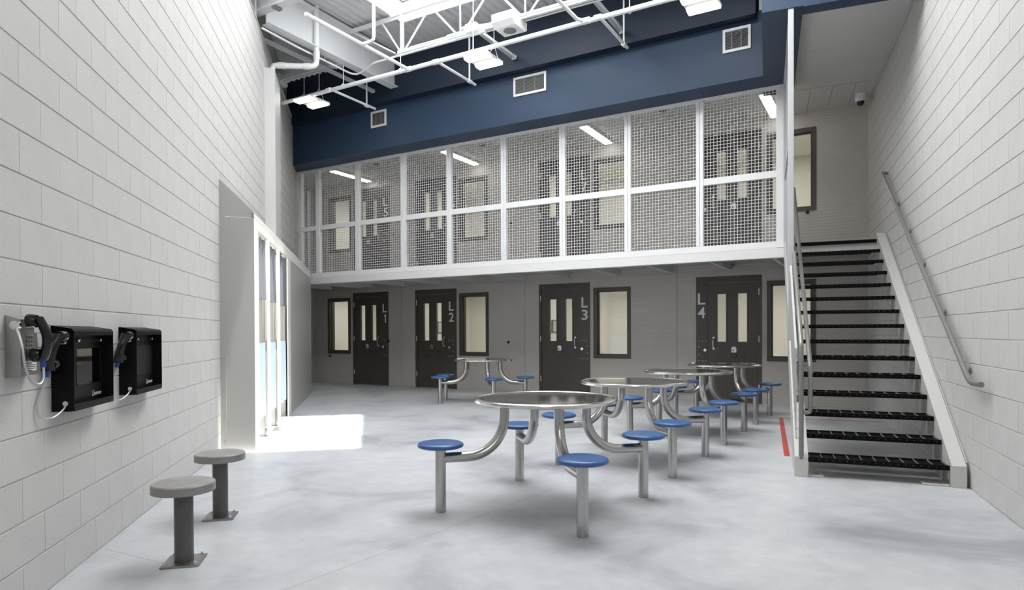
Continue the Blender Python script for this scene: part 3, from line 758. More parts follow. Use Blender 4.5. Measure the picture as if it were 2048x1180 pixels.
# drain pipe into the boxed chase on the left wall
t = thing('drain_pipe', 'L', (-1.2, 10.9, 5.55), 'thick white drain pipe elbowing into the boxed chase on the left wall', 'pipe')
pts = [(-1.50, 10.90, 5.42), (-1.50, 10.90, 5.50), (-1.47, 10.90, 5.555), (-1.40, 10.9, 5.565), (-0.93, 10.90, 5.585), (-0.86, 10.90, 5.60), (-0.825, 10.9, 5.645), (-0.82, 10.9, 5.71), (-0.82, 10.9, 6.9)]
MB().tube(pts, 0.044, 14).build('run', 'mesh', t)
for p, q in (((-1.42, 10.9, 5.563), (-1.30, 10.9, 5.569)), ((-1.02, 10.9, 5.581), (-0.92, 10.9, 5.587)), ((-0.82, 10.9, 5.70), (-0.82, 10.9, 5.84))):
    MB().tube([p, q], 0.051, 14).build('coupling', 'white', t)
t = thing('pipe_chase', 'L', (-1.5, 10.95, 2.6), 'boxed pale pipe chase on the left wall above the shower', 'chase')
b = MB(); b.prism([(XL, 2.55), (-1.43, 2.55), (-1.43, 5.36), (-1.45, 5.41), (XL, 5.43)], 'y', 10.66, 11.28); b.build('casing', 'chasepaint' if 'chasepaint' in M else 'white', t, smooth=0)

# loudspeaker and junction box on the joist
t = thing('loudspeaker', 'B', (-4.78, 8.30, 5.68), 'white wedge shaped loudspeaker under the joist', 'speaker')
b = MB(); b.prism([(7.98, 5.87), (7.98, 5.76), (8.06, 5.705), (8.36, 5.705), (8.41, 5.74), (8.41, 5.85), (8.19, 5.85), (8.19, 5.89), (8.0, 5.89)], 'x', -4.93, -4.58); b.build('cabinet', 'mesh', t, smooth=0)
b = MB(); b.cyl((-4.755, 8.21, 5.696), 0.095, 0.011, 'z', 24); b.build('grille', 'louver', t)
t = thing('junction_box', 'B', (-5.42, 8.24, 5.86), 'white junction box on the joist bottom chord', 'box')
b = MB(); b.bbox(-5.52, -5.32, 8.16, 8.25, 5.83, 5.96, 0.008); b.build('body', 'mesh', t)
b = MB(); b.tube([(-5.60, 8.2, 5.93), (-5.52, 8.2, 5.93)], 0.02, 10); b.build('conduit_stub', 'mesh', t)
b = MB(); b.tube([(-5.32, 8.2, 5.9), (-5.0, 8.22, 5.88)], 0.018, 8); b.build('conduit_stub', 'mesh', t)

# high bay lamps
def high_bay(s_, lab, zb=5.385):
    t = thing('high_bay_lamp', 'B', (s_, 8.32, zb), lab, 'lamp', 'high bay lamps')
    b = MB(); b.bbox(s_ - 0.215, s_ + 0.215, 8.07, 8.55, zb + 0.03, zb + 0.065, 0.012); b.build('housing', 'mesh', t)
    for d_ in (8.155, 8.465):
        b = MB(); b.prism([(d_ - 0.085, zb + 0.036), (d_ - 0.075, zb + 0.008), (d_ - 0.045, zb), (d_ + 0.045, zb), (d_ + 0.075, zb + 0.008), (d_ + 0.085, zb + 0.036)], 'x', s_ - 0.20, s_ + 0.20)
        tag(b.build('lens', 'bay_on', t, smooth=0), 'glowing white lens bar')
    for q in (-0.19, 0.19):
        b = MB(); b.tube([(s_ + q, 8.31, zb + 0.24), (s_ + q, 8.31, 6.5 if s_ < -7 or q > 5 else 5.9)], 0.006, 6)
        for dd in (-0.1, 0.1): b.tube([(s_ + q, 8.31, zb + 0.24), (s_ + q, 8.31 + dd, zb + 0.08)], 0.004, 5)
        b.build('hanger', 'mesh', t)
high_bay(-8.95, 'lit high bay lamp nearest the left wall', 5.42)
high_bay(-5.28, 'lit high bay lamp in the middle under the joist')
high_bay(-2.02, 'lit high bay lamp at upper right before the navy wall', 5.42)

# walkway ceiling lamps
for s_, lab in ((-10.93, 'leftmost lit ceiling strip lamp behind the mesh'), (-7.80, 'second lit ceiling strip lamp from left behind the mesh'), (-4.70, 'third lit ceiling strip lamp from left behind the mesh'), (-1.63, 'rightmost lit ceiling strip lamp beside the stair head')):
    t = thing('strip_lamp', 'B', (s_, 11.35, 4.98), lab, 'lamp', 'strip lamps over the walkway')
    b = MB(); b.bbox(s_ - 0.095, s_ + 0.095, 10.72, 11.98, 4.99, 5.03, 0.006); b.build('housing', 'white', t, smooth=0)
    b = MB(); b.bbox(s_ - 0.075, s_ + 0.075, 10.74, 11.96, 4.972, 4.992, 0.006); tag(b.build('lens', 'tube_on', t, smooth=0), 'glowing white diffuser')
for s_, d_, lab in ((-9.75, 10.9, 'small ceiling smoke detector near door L5'), (-6.95, 10.9, 'small ceiling smoke detector left of centre above the walkway'), (-3.25, 10.75, 'small ceiling smoke detector right of centre above the walkway')):
    b = MB(); b.lathe([(0.06, 0), (0.06, -0.02), (0.045, -0.035), (0, -0.037)], 20, (s_, d_, 5.03)); tag(b.build('smoke_detector', 'louver', fr='B', base=(s_, d_, 5.03)), lab, 'detector', 'smoke detectors')

# vents in the bulkhead
for s0, s1, z0, z1, nb, lab in ((-8.735, -8.35, 5.302, 5.615, 2, 'small white framed air grille at the left of the navy bulkhead'), (-5.506, -4.881, 5.313, 5.637, 2, 'wide white framed air grille in the middle of the navy bulkhead'), (-2.025, -1.64, 5.295, 5.628, 2, 'white framed air grille at the right end of the navy bulkhead')):
    t = thing('air_grille', 'B', ((s0 + s1) / 2, 9.64, z0), lab, 'vent', 'air grilles')
    f = MB(); w_ = 0.036
    for a in ((s0, s0 + w_, z0, z1), (s1 - w_, s1, z0, z1), (s0 + w_, s1 - w_, z0, z0 + w_), (s0 + w_, s1 - w_, z1 - w_, z1)): f.box(a[0], a[1], 9.618, 9.64, a[2], a[3])
    f.build('frame', 'white', t, smooth=0)
    f = MB(); f.box(s0 + w_, s1 - w_, 9.634, 9.64, z0 + w_, z1 - w_); f.build('backing', 'darkgap', t, smooth=0)
    f = MB(); n = 12
    for i in range(n):
        zz = z0 + w_ + (i + 0.5) * (z1 - z0 - 2 * w_) / n
        f.quad((s0 + w_, 9.622, zz - 0.010), (s1 - w_, 9.622, zz - 0.010), (s1 - w_, 9.634, zz + 0.009), (s0 + w_, 9.634, zz + 0.009))
    tag(f.build('louvers', 'louver', t, smooth=0), kind='stuff')
    f = MB()
    for i in range(1, nb + 1):
        xx = s0 + (s1 - s0) * i / (nb + 1); f.box(xx - 0.006, xx + 0.006, 9.616, 9.63, z0 + w_, z1 - w_)
    f.build('divider', 'louver', t, smooth=0)

# ================================================================== MESH SCREEN ON THE MEZZANINE
ms = thing('mesh_screen', 'B', (-6, DM, 2.505), 'white woven wire mesh screen enclosing the upper walkway', 'screen')
posts = [-11.27, -10.72, -9.565, -8.34, -7.215, -6.00, -4.82, -3.64, -2.475]
ZB, ZM0, ZM1, ZT = 2.60, 3.535, 3.635, 4.83
b = MB(); b.box(-11.45, -1.25, DM, DM + 0.08, 2.505, ZB); b.build('bottom_rail', 'mesh', ms, smooth=0)
b = MB(); b.box(-11.45, -1.25, DM, DM + 0.08, ZT, 4.872); b.build('top_rail', 'mesh', ms, smooth=0)
edges = []
for s_ in posts:
    b = MB(); b.bbox(s_ - 0.056, s_ - 0.002, DM - 0.004, DM + 0.076, ZB, ZT, 0.003); b.bbox(s_ + 0.002, s_ + 0.056, DM - 0.004, DM + 0.076, ZB, ZT, 0.003); b.build('post', 'mesh', ms, smooth=0)
b = MB(); b.bbox(-1.37, -1.25, DM - 0.004, DM + 0.09, 2.505, 4.872, 0.004); b.build('post', 'mesh', ms, smooth=0)
b = MB(); b.box(-11.46, -11.38, DM, DM + 0.08, ZB, ZT); b.build('post', 'mesh', ms, smooth=0)
def wire_panel(bm, x0, x1, z0, z1, y, pitch=0.0505, r=0.0041, swap=None):
    n = max(1, round((x1 - x0) / pitch)); mz_ = max(1, round((z1 - z0) / pitch))
    def P(a, yy, zz): return (a, yy, zz) if swap is None else swap(a, yy, zz)
    for i in range(1, n):
        xx = x0 + (x1 - x0) * i / n
        bm.tube([P(xx, y + r * 0.8, z0), P(xx, y + r * 0.8, z1)], r, 4, False, PI / 4)
    for k in range(1, mz_):
        zz = z0 + (z1 - z0) * k / mz_
        bm.tube([P(x0, y - r * 0.8, zz), P(x1, y - r * 0.8, zz)], r, 4, False, PI / 4)
xs = [-11.38] + [q for s_ in posts[1:] for q in (s_ - 0.056, s_ + 0.056)] + [-1.37]
for i in range(0, len(xs), 2):
    x0, x1 = xs[i], xs[i + 1]
    b = MB(); b.box(x0, x1, DM + 0.005, DM + 0.075, ZM0, ZM1); b.build('mid_rail', 'mesh', ms, smooth=0)
    for z0, z1 in ((ZB, ZM0), (ZM1, ZT)):
        b = MB(); wire_panel(b, x0, x1, z0, z1, DM + 0.04); tag(b.build('wire_panel', 'mesh', ms, smooth=0), kind='stuff')

# side screen above the open side of the stairs
ss = thing('side_screen', 'R', (0.245, 7.85, 1.2), 'white mesh screen standing on the left stair stringer up to the soffit', 'screen')
SXs = 0.245
def nose(e): return 0.17 + (e - 6.267) * 0.6204
b = MB(); b.bbox(SXs - 0.03, SXs + 0.03, 7.83, 7.89, nose(7.85) + 0.04, 4.87, 0.004); b.build('post', 'sidepost', ss, smooth=0)
b = MB(); b.bbox(SXs - 0.03, SXs + 0.03, 9.98, 10.04, nose(9.95) + 0.10, 4.87, 0.004); b.build('post', 'sidepost', ss, smooth=0)
b = MB(); b.box(SXs - 0.025, SXs + 0.025, 7.89, 9.98, 4.81, 4.87); b.build('top_rail', 'sidepost', ss, smooth=0)
b = MB(); b.box(SXs - 0.02, SXs + 0.02, 7.89, 9.98, 3.45, 3.51); b.build('mid_rail', 'sidepost', ss, smooth=0)
b = MB(); b.prism([(7.89, nose(7.89) + 0.05), (9.98, nose(9.98) + 0.05), (9.98, nose(9.98) + 0.10), (7.89, nose(7.89) + 0.10)], 'x', SXs - 0.02, SXs + 0.02); b.build('sloped_rail', 'sidepost', ss, smooth=0)
b = MB(); e = 7.94
while e < 9.97:
    b.tube([(SXs, e, nose(e) + 0.1), (SXs, e, 4.81)], 0.0036, 4, False); e += 0.0505
z = 1.35
while z < 4.8:
    e1 = min(9.98, 6.267 + (z - 0.27) / 0.6204)
    if e1 > 7.9: b.tube([(SXs, 7.89, z), (SXs, e1, z)], 0.0036, 4, False)
    z += 0.0505
tag(b.build('wire_panel', 'sidepost', ss, smooth=0), kind='stuff')

# ================================================================== STAIRCASE
st = thing('staircase', 'R', (0.9, 6.2, 0), 'open steel staircase with black grating treads climbing along the right wall', 'staircase')
def stringer(x0, x1):
    t0 = 0.178
    eT, zT = 10.16, nose(10.16) + 0.055
    pts = [(6.22, 0.0), (6.22, t0), (eT, zT), (eT, zT - 0.30), (6.75, 0.0)]
    b = MB(); b.prism(pts, 'x', x0, x1); return b
for x0, x1, lab in ((0.225, 0.333, 'left pale grey box stringer'), (1.402, 1.507, 'right pale grey box stringer against the wall')):
    tag(stringer(x0, x1).build('stringer', 'stairpaint', st, smooth=0), lab)
b = MB(); b.prism([(6.30, 0.0), (6.30, 0.20), (10.2, nose(10.2) + 0.02), (10.2, nose(10.2) - 0.2), (6.7, 0.0)], 'x', 1.518, 1.532); tag(b.build('wall_plate', 'stairpaint', st, smooth=0), 'thin plate between stringer and wall')
for x0, x1 in ((0.335, 0.46), (1.20, 1.40)):
    b = MB(); b.bbox(x0, x1, 6.25, 6.36, 0, 0.014, 0.003)
    bp = b.build('base_plate', 'stairpaint', st, smooth=0)
    for q in (0.3, 0.7):
        b = MB(); b.cyl((x0 + (x1 - x0) * q, 6.29 + q * 0.03, 0.014), 0.009, 0.022, 'z', 8); b.build('anchor_bolt', 'platesteel', bp)
for k in range(1, 15):
    e0 = 6.267 + 0.274 * (k - 1); z1 = 0.17 * k
    b = MB()
    b.bbox(0.335, 1.400, e0, e0 + 0.016, z1 - 0.042, z1, 0.003); b.box(0.335, 1.400, e0 + 0.016, e0 + 0.255, z1 - 0.030, z1 - 0.012); b.bbox(0.335, 1.400, e0 + 0.245, e0 + 0.258, z1 - 0.035, z1, 0.003)
    tr = tag(b.build('tread', 'black', st, smooth=0), 'black grating tread number %d from the floor' % k)
    b = MB()
    for i in range(11):
        xx = 0.345 + i * 0.1045; b.box(xx - 0.0022, xx + 0.0022, e0 + 0.016, e0 + 0.245, z1 - 0.014, z1 - 0.0005)
    tag(b.build('cross_bars', 'bar', tr, smooth=0), kind='stuff')
    b = MB()
    for i in range(19):
        xx = 0.37 + i * 0.055; b.box(xx - 0.0035, xx + 0.0035, e0 - 0.0012, e0, z1 - 0.019, z1 - 0.0155)
    tag(b.build('nosing_dots', 'bar', tr, smooth=0), kind='stuff')
    for x0, x1 in ((0.335, 0.42), (1.315, 1.400)):
        b = MB(); b.box(x0, x1, e0 + 0.03, e0 + 0.23, z1 - 0.046, z1 - 0.036).box(*((x0, x0 + 0.006) if x0 < 1 else (x1 - 0.006, x1)), e0 + 0.03, e0 + 0.23, z1 - 0.115, z1 - 0.036); b.build('carrier_angle', 'stairpaint', st, smooth=0)
b = MB(); b.bbox(0.335, 1.400, 10.103, 10.15, 2.505, 2.55, 0.004); b.build('landing_nosing', 'black', st, smooth=0)
b = MB(); b.box(0.335, 1.53, 10.15, 10.24, 2.40, 2.50); b.build('landing_beam', 'stairpaint', st, smooth=0)

# guard rail on the left side, handrails
gr = thing('guard_rail', 'R', (0.275, 6.22, 0.2), 'grey pipe guard rail rising along the open left side of the stairs', 'railing')
GX = 0.278
def sl(e, z0, e0, k=0.612): return z0 + (e - e0) * k
pts = [(GX, 6.235, 0.155), (GX, 6.235, 1.10), (GX, 6.245, 1.15), (GX, 6.275, 1.19), (GX, 8.2, sl(8.2, 1.20, 6.28))]
MB().tube(pts, 0.021, 12).build('top_rail', 'railpaint', gr)
for hgt in (0.30, 0.62):
    MB().tube([(GX - 0.012, 6.60, nose(6.60) + hgt), (GX - 0.012, 8.0, nose(8.0) + hgt)], 0.014, 8).build('mid_rail', 'railpaint', gr)
for e in (6.9, 7.5, 8.1):
    MB().tube([(GX - 0.005, e, nose(e) + 0.03), (GX - 0.005, e, sl(e, 1.20, 6.28))], 0.017, 8).build('post', 'railpaint', gr)
b = MB(); e = 6.42
while e < 8.1:
    b.box(GX - 0.040, GX - 0.030, e, e + 0.02, nose(e) + 0.03, nose(e) + 0.86); e += 0.11
tag(b.build('pickets', 'stairpaint', gr, smooth=0), kind='stuff')
MB().prism([(6.40, nose(6.4) + 0.84), (8.1, nose(8.1) + 0.84), (8.1, nose(8.1) + 0.88), (6.40, nose(6.4) + 0.88)], 'x', GX - 0.045, GX - 0.025).build('picket_rail', 'stairpaint', gr, smooth=0)
hr = thing('inner_handrail', 'R', (0.36, 6.28, 0.6), 'steel handrail on brackets inside the guard rail', 'handrail')
HX = 0.352
pts = [(GX, 6.255, 0.565), (HX - 0.03, 6.255, 0.565), (HX - 0.008, 6.258, 0.570), (HX, 6.26, 0.60), (HX, 6.262, 0.92), (HX, 6.275, 0.965), (HX, 6.32, 1.005), (HX, 10.05, sl(10.05, 1.005, 6.32, 0.6204))]
MB().tube(pts, 0.020, 12).build('rail', 'railpaint', hr)
for e in (6.95, 7.9): MB().tube([(HX, e, sl(e, 1.005, 6.32, 0.6204)), (HX - 0.01, e, sl(e, 1.005, 6.32, 0.6204) - 0.06), (GX, e, sl(e, 1.005, 6.32, 0.6204) - 0.07)], 0.007, 6).build('bracket', 'railpaint', hr)
wr = thing('wall_handrail', 'R', (1.47, 6.0, 0.9), 'steel handrail mounted on the right block wall', 'handrail')
WX = 1.468
pts = [(XR - 0.002, 10.13, 3.44), (WX + 0.02, 10.13, 3.45), (WX, 10.11, 3.45), (WX, 10.06, 3.42), (WX, 6.05, 0.922), (WX, 5.98, 0.888), (WX, 5.90, 0.878), (WX, 5.70, 0.885)]
MB().tube(pts, 0.021, 14).build('rail', 'railpaint', wr)
for e in (9.31, 8.59, 7.86, 7.02, 6.23):
    zr = 0.922 + (e - 6.05) * 0.623
    b = MB(); b.tube([(WX, e, zr - 0.015), (WX + 0.005, e, zr - 0.07), (XR - 0.004, e, zr - 0.075)], 0.007, 6); b.cyl((XR - 0.008, e, zr - 0.075), 0.028, 0.008, 'x', 12); b.build('bracket', 'railpaint', wr)

# red floor tape around the stair foot
t = thing('floor_tape', 'R', (0.27, 9, 0.001), 'red marking tape on the floor around the underside of the stairs', 'tape')
b = MB(); b.box(0.160, 0.216, 7.2, 10.36, 0.0005, 0.0015); b.build('long_strip', 'red', t, smooth=0)
b = MB(); b.box(0.160, 1.50, 10.33, 10.375, 0.0005, 0.0015); b.build('cross_strip', 'red', t, smooth=0)

# dome camera
t = thing('dome_camera', 'R', (1.36, 11.45, 4.82), 'white dome security camera under the stair ceiling', 'camera')
b = MB(); b.lathe([(0, 5.0), (0.075, 5.0), (0.08, 4.97), (0.08, 4.90), (0.066, 4.878), (0, 4.878)], 24, (1.36, 11.45, 0)); b.build('housing', 'white', t)
b = MB(); b.lathe([(0.056, 4.88), (0.053, 4.85), (0.036, 4.824), (0, 4.815)], 20, (1.36, 11.45, 0)); tag(b.build('dome', 'blackgloss', t), 'dark bubble')

# ================================================================== TABLES
TOP = [(0, 0.766), (0.50, 0.766), (0.522, 0.768), (0.532, 0.776), (0.5335, 0.785), (0.530, 0.795), (0.521, 0.801), (0.512, 0.8015), (0.506, 0.799), (0.500, 0.7955), (0.49, 0.794), (0, 0.794)]
SEAT = [(0, 0.449), (0.150, 0.449), (0.160, 0.453), (0.166, 0.461), (0.166, 0.468), (0.160, 0.477), (0.148, 0.483), (0.12, 0.4865), (0, 0.488)]
def make_table(cx, cy_t, posts_xy, label):
    t = thing('dining_table', 'W', (cx, cy_t, 0), label, 'table', 'round steel tables with blue seats')
    b = MB(); b.lathe([p for p in TOP if p[0] <= 0.501 and p[1] > 0.78], 64, (cx, cy_t, 0)); top = tag(b.build('tabletop', 'steeltop', t), 'polished stainless top')
    b = MB(); b.lathe([p for p in TOP if not (p[0] <= 0.499 and p[1] > 0.78)], 64, (cx, cy_t, 0)); b.build('rim', 'rim', top)
    for px, py in posts_xy:
        dx, dy = px - cx, py - cy_t; r = math.hypot(dx, dy); ux, uy = dx / r, dy / r
        rin = 0.32 + (r - 0.79) * 0.5
        f = lambda a, z: (cx + ux * a, cy_t + uy * a, z)
        pts = [f(rin, 0.768), f(rin, 0.66)] + arc((rin + 0.27, 0.655), PI, 1.5 * PI, 0.27, 12, f) + [f(r, 0.385)]
        b = MB(); b.tube(pts, 0.037, 18); b.build('arm', 'steel', t)
        b = MB(); b.cyl((px, py, 0), 0.0385, 0.462, 'z', 24); po = b.build('seat_post', 'steel', t)
        b = MB(); b.cyl((px, py, 0.452), 0.075, 0.011, 'z', 20); b.build('mounting_plate', 'platesteel', po)
        b = MB(); b.lathe(SEAT, 40, (px, py, 0.014)); tag(b.build('seat', 'seat', po, smooth=0.9), 'round blue plastic seat')
    return t
ph = math.radians(-166.1)
def square(cx, cy_t, ph): return [(cx + 0.79 * math.cos(ph - i * PI / 2), cy_t + 0.79 * math.sin(ph - i * PI / 2)) for i in range(4)]
make_table(0.250, 4.816, square(0.250, 4.816, ph), 'round stainless steel table nearest the viewer with four blue seats')
make_table(1.219, 6.439, square(1.219, 6.439, ph), 'second round steel table from the front in the diagonal row')
make_table(2.205, 8.066, square(2.205, 8.066, ph), 'third round steel table from the front in the diagonal row')
make_table(3.166, 9.650, square(3.166, 9.650, ph), 'farthest round steel table of the row, in front of door L4')
make_table(-0.52, 11.76, [(-1.30, 11.64), (-1.26, 12.19), (-0.32, 11.06), (0.235, 11.52)], 'lone round steel table far back in front of door L2')

# ================================================================== CONCRETE STOOLS BELOW THE PHONES
def stool(x, y, label):                        # L frame
    t = thing('concrete_stool', 'L', (x, y, 0), label, 'stool', 'fixed concrete stools')
    b = MB(); b.lathe([(0, 0.402), (0.155, 0.402), (0.163, 0.408), (0.1635, 0.446), (0.158, 0.452), (0.150, 0.4535), (0, 0.4545)], 40, (x, y, 0)); sd = b.build('seat', 'concrete', t, smooth=0.5)
    b = MB(); b.lathe([(0.1638, 0.403), (0.1655, 0.403), (0.1655, 0.445), (0.1638, 0.445)], 40, (x, y, 0)); tag(b.build('seat_ring', 'platesteel', sd), 'thin steel band')
    b = MB(); b.cyl((x, y, 0.01), 0.050, 0.393, 'z', 28); tag(b.build('post', 'stoolpost', t), 'dark grey round post')
    b = MB(); b.bbox(x - 0.10, x + 0.10, y - 0.10, y + 0.10, 0, 0.011, 0.002); bp = b.build('base_plate', 'platesteel', t, smooth=0)
    for sx in (-1, 1):
        for sy in (-1, 1):
            b = MB(); b.cyl((x + sx * 0.076, y + sy * 0.076, 0.011), 0.011, 0.008, 'z', 6); b.cyl((x + sx * 0.076, y + sy * 0.076, 0.019), 0.006, 0.008, 'z', 8); b.build('bolt', 'chrome', bp)
stool(-1.030, 3.932, 'round concrete stool on a dark post nearest the viewer')
stool(-1.031, 4.841, 'round concrete stool on a dark post nearer the shower')

# ================================================================== PHONES
def handset(t, f, length, mat_='blackgloss'):
    """f(u, v, w): u along the handset downwards from the ear end, v towards the user, w sideways"""
    n = 12; pts = []; 
    b = MB(); rings = []
    for i in range(n + 1):
        q = i / n; u = q * length
        bulge = 0.030 * math.sin(q * PI)                      # the grip bows away from the cups
        wd = 0.031 - 0.006 * math.sin(q * PI); th = 0.021
        rings.append([f(u, -bulge + th * sy * k, wd * sx * k2) for sx, sy, k, k2 in ((-1, -1, .7, .7), (0, -1, 1, 1), (1, -1, .7, .7), (1, 0, 1, 1), (1, 1, .7, .7), (0, 1, 1, 1), (-1, 1, .7, .7), (-1, 0, 1, 1))])
    o = len(b.v); b.v += [tuple(p) for r in rings for p in r]
    for i in range(n):
        for j in range(8):
            a, c = o + i * 8 + j, o + i * 8 + (j + 1) % 8; b.f.append((a, c, c + 8, a + 8))
    b.f.append(tuple(o + j for j in range(8))); b.f.append(tuple(o + n * 8 + j for j in range(8)))
    for u in (0.022, length - 0.026):                         # the two cups
        ring = []
        for (r, v) in ((0.029, 0.0), (0.033, 0.018), (0.034, 0.034), (0.029, 0.042), (0.0, 0.043)):
            ring.append([f(u + r * math.cos(2 * PI * j / 14), v, r * math.sin(2 * PI * j / 14)) for j in range(14)])
        o = len(b.v); b.v += [tuple(p) for r in ring for p in r]
        for i in range(len(ring) - 1):
            for j in range(14):
                a, c = o + i * 14 + j, o + i * 14 + (j + 1) % 14; b.f.append((a, c, c + 14, a + 14))
    hs = tag(b.build('handset', mat_, t, smooth=0.9), 'black telephone handset')
    g = MB(); g.tube([f(length - 0.004, -0.002, 0), f(length + 0.030, -0.002, 0)], 0.012, 8); tag(g.build('cord_grip', 'bluegrip', hs), 'blue cord grip')
    return hs

def smooth_pts(P, n=6):
    P = [Vector(p) for p in P]; out = []
    for i in range(len(P) - 1):
        a, b_, c, d = P[max(i - 1, 0)], P[i], P[i + 1], P[min(i + 2, len(P) - 1)]
        for k in range(n):
            q = k / n
            out.append(0.5 * ((2 * b_) + (c - a) * q + (2 * a - 5 * b_ + 4 * c - d) * q * q + (3 * b_ - a - 3 * c + d) * q ** 3))
    return out + [P[-1]]

# steel phone, first on the wall
E1 = 3.285
t = thing('steel_wall_phone', 'L', (XL, E1, 1.09), 'stainless steel wall phone with keypad, leftmost of three phones', 'phone')
b = MB(); b.add([(XL, E1, 1.09), (XL, E1, 1.372), (XL + 0.062, E1, 1.099), (XL + 0.062, E1, 1.352), (XL, E1 + 0.175, 1.09), (XL, E1 + 0.175, 1.372), (XL + 0.062, E1 + 0.165, 1.099), (XL + 0.062, E1 + 0.14, 1.352)],
    [(0, 2, 3, 1), (4, 5, 7, 6), (2, 6, 7, 3), (1, 3, 7, 5), (0, 4, 6, 2), (0, 1, 5, 4)])
b.build('housing', 'phonesteel' if 'phonesteel' in M else 'pipesteel', t, smooth=0)
b = MB(); b.cyl((XL + 0.048, E1 - 0.026, 1.325), 0.021, 0.026, 'y', 20, 0.004); tag(b.build('cord_boss', 'chrome', t), 'round chrome cord entry')
xf = XL + 0.062
b = MB(); b.bbox(xf, xf + 0.045, E1 + 0.02, E1 + 0.115, 1.315, 1.343, 0.004); b.bbox(xf + 0.035, xf + 0.075, E1 + 0.035, E1 + 0.05, 1.29, 1.335, 0.003); b.bbox(xf + 0.035, xf + 0.075, E1 + 0.085, E1 + 0.10, 1.29, 1.335, 0.003)
tag(b.build('cradle', 'chrome', t, smooth=0), 'chrome handset cradle')
for r in range(4):
    for c in range(3):
        k = MB(); k.bbox(xf, xf + 0.005, E1 + 0.048 + c * 0.019, E1 + 0.061 + c * 0.019, 1.268 - r * 0.019, 1.279 - r * 0.019, 0.0015); k.build('key', 'platesteel', t, smooth=0)
b = MB(); b.box(xf, xf + 0.001, E1 + 0.035, E1 + 0.135, 1.118, 1.163); cd = tag(b.build('instruction_card', 'print', t, smooth=0), 'white card of printed lines')
b = MB()
for i in range(5): b.box(xf + 0.001, xf + 0.0016, E1 + 0.042, E1 + 0.128 - (0.03 if i in (0, 4) else 0), 1.152 - i * 0.0085, 1.1555 - i * 0.0085)
tag(b.build('printed_lines', 'ink', cd, smooth=0), kind='stuff')
f1 = lambda u, v, w_: (XL + 0.062 + 0.053 - v, E1 + 0.032 + u * 0.20 + w_, 1.366 - u * 0.98)
handset(t, f1, 0.205)
cord = smooth_pts([(XL + 0.055, E1 - 0.022, 1.313), (XL + 0.085, E1 - 0.04, 1.24), (XL + 0.095, E1 - 0.035, 1.14), (XL + 0.105, E1 - 0.005, 1.075), (XL + 0.118, E1 + 0.035, 1.058), (XL + 0.120, E1 + 0.070, 1.085), (XL + 0.117, E1 + 0.078, 1.135)])
MB().tube(cord, 0.0055, 8).build('armoured_cord', 'cordsteel', t)

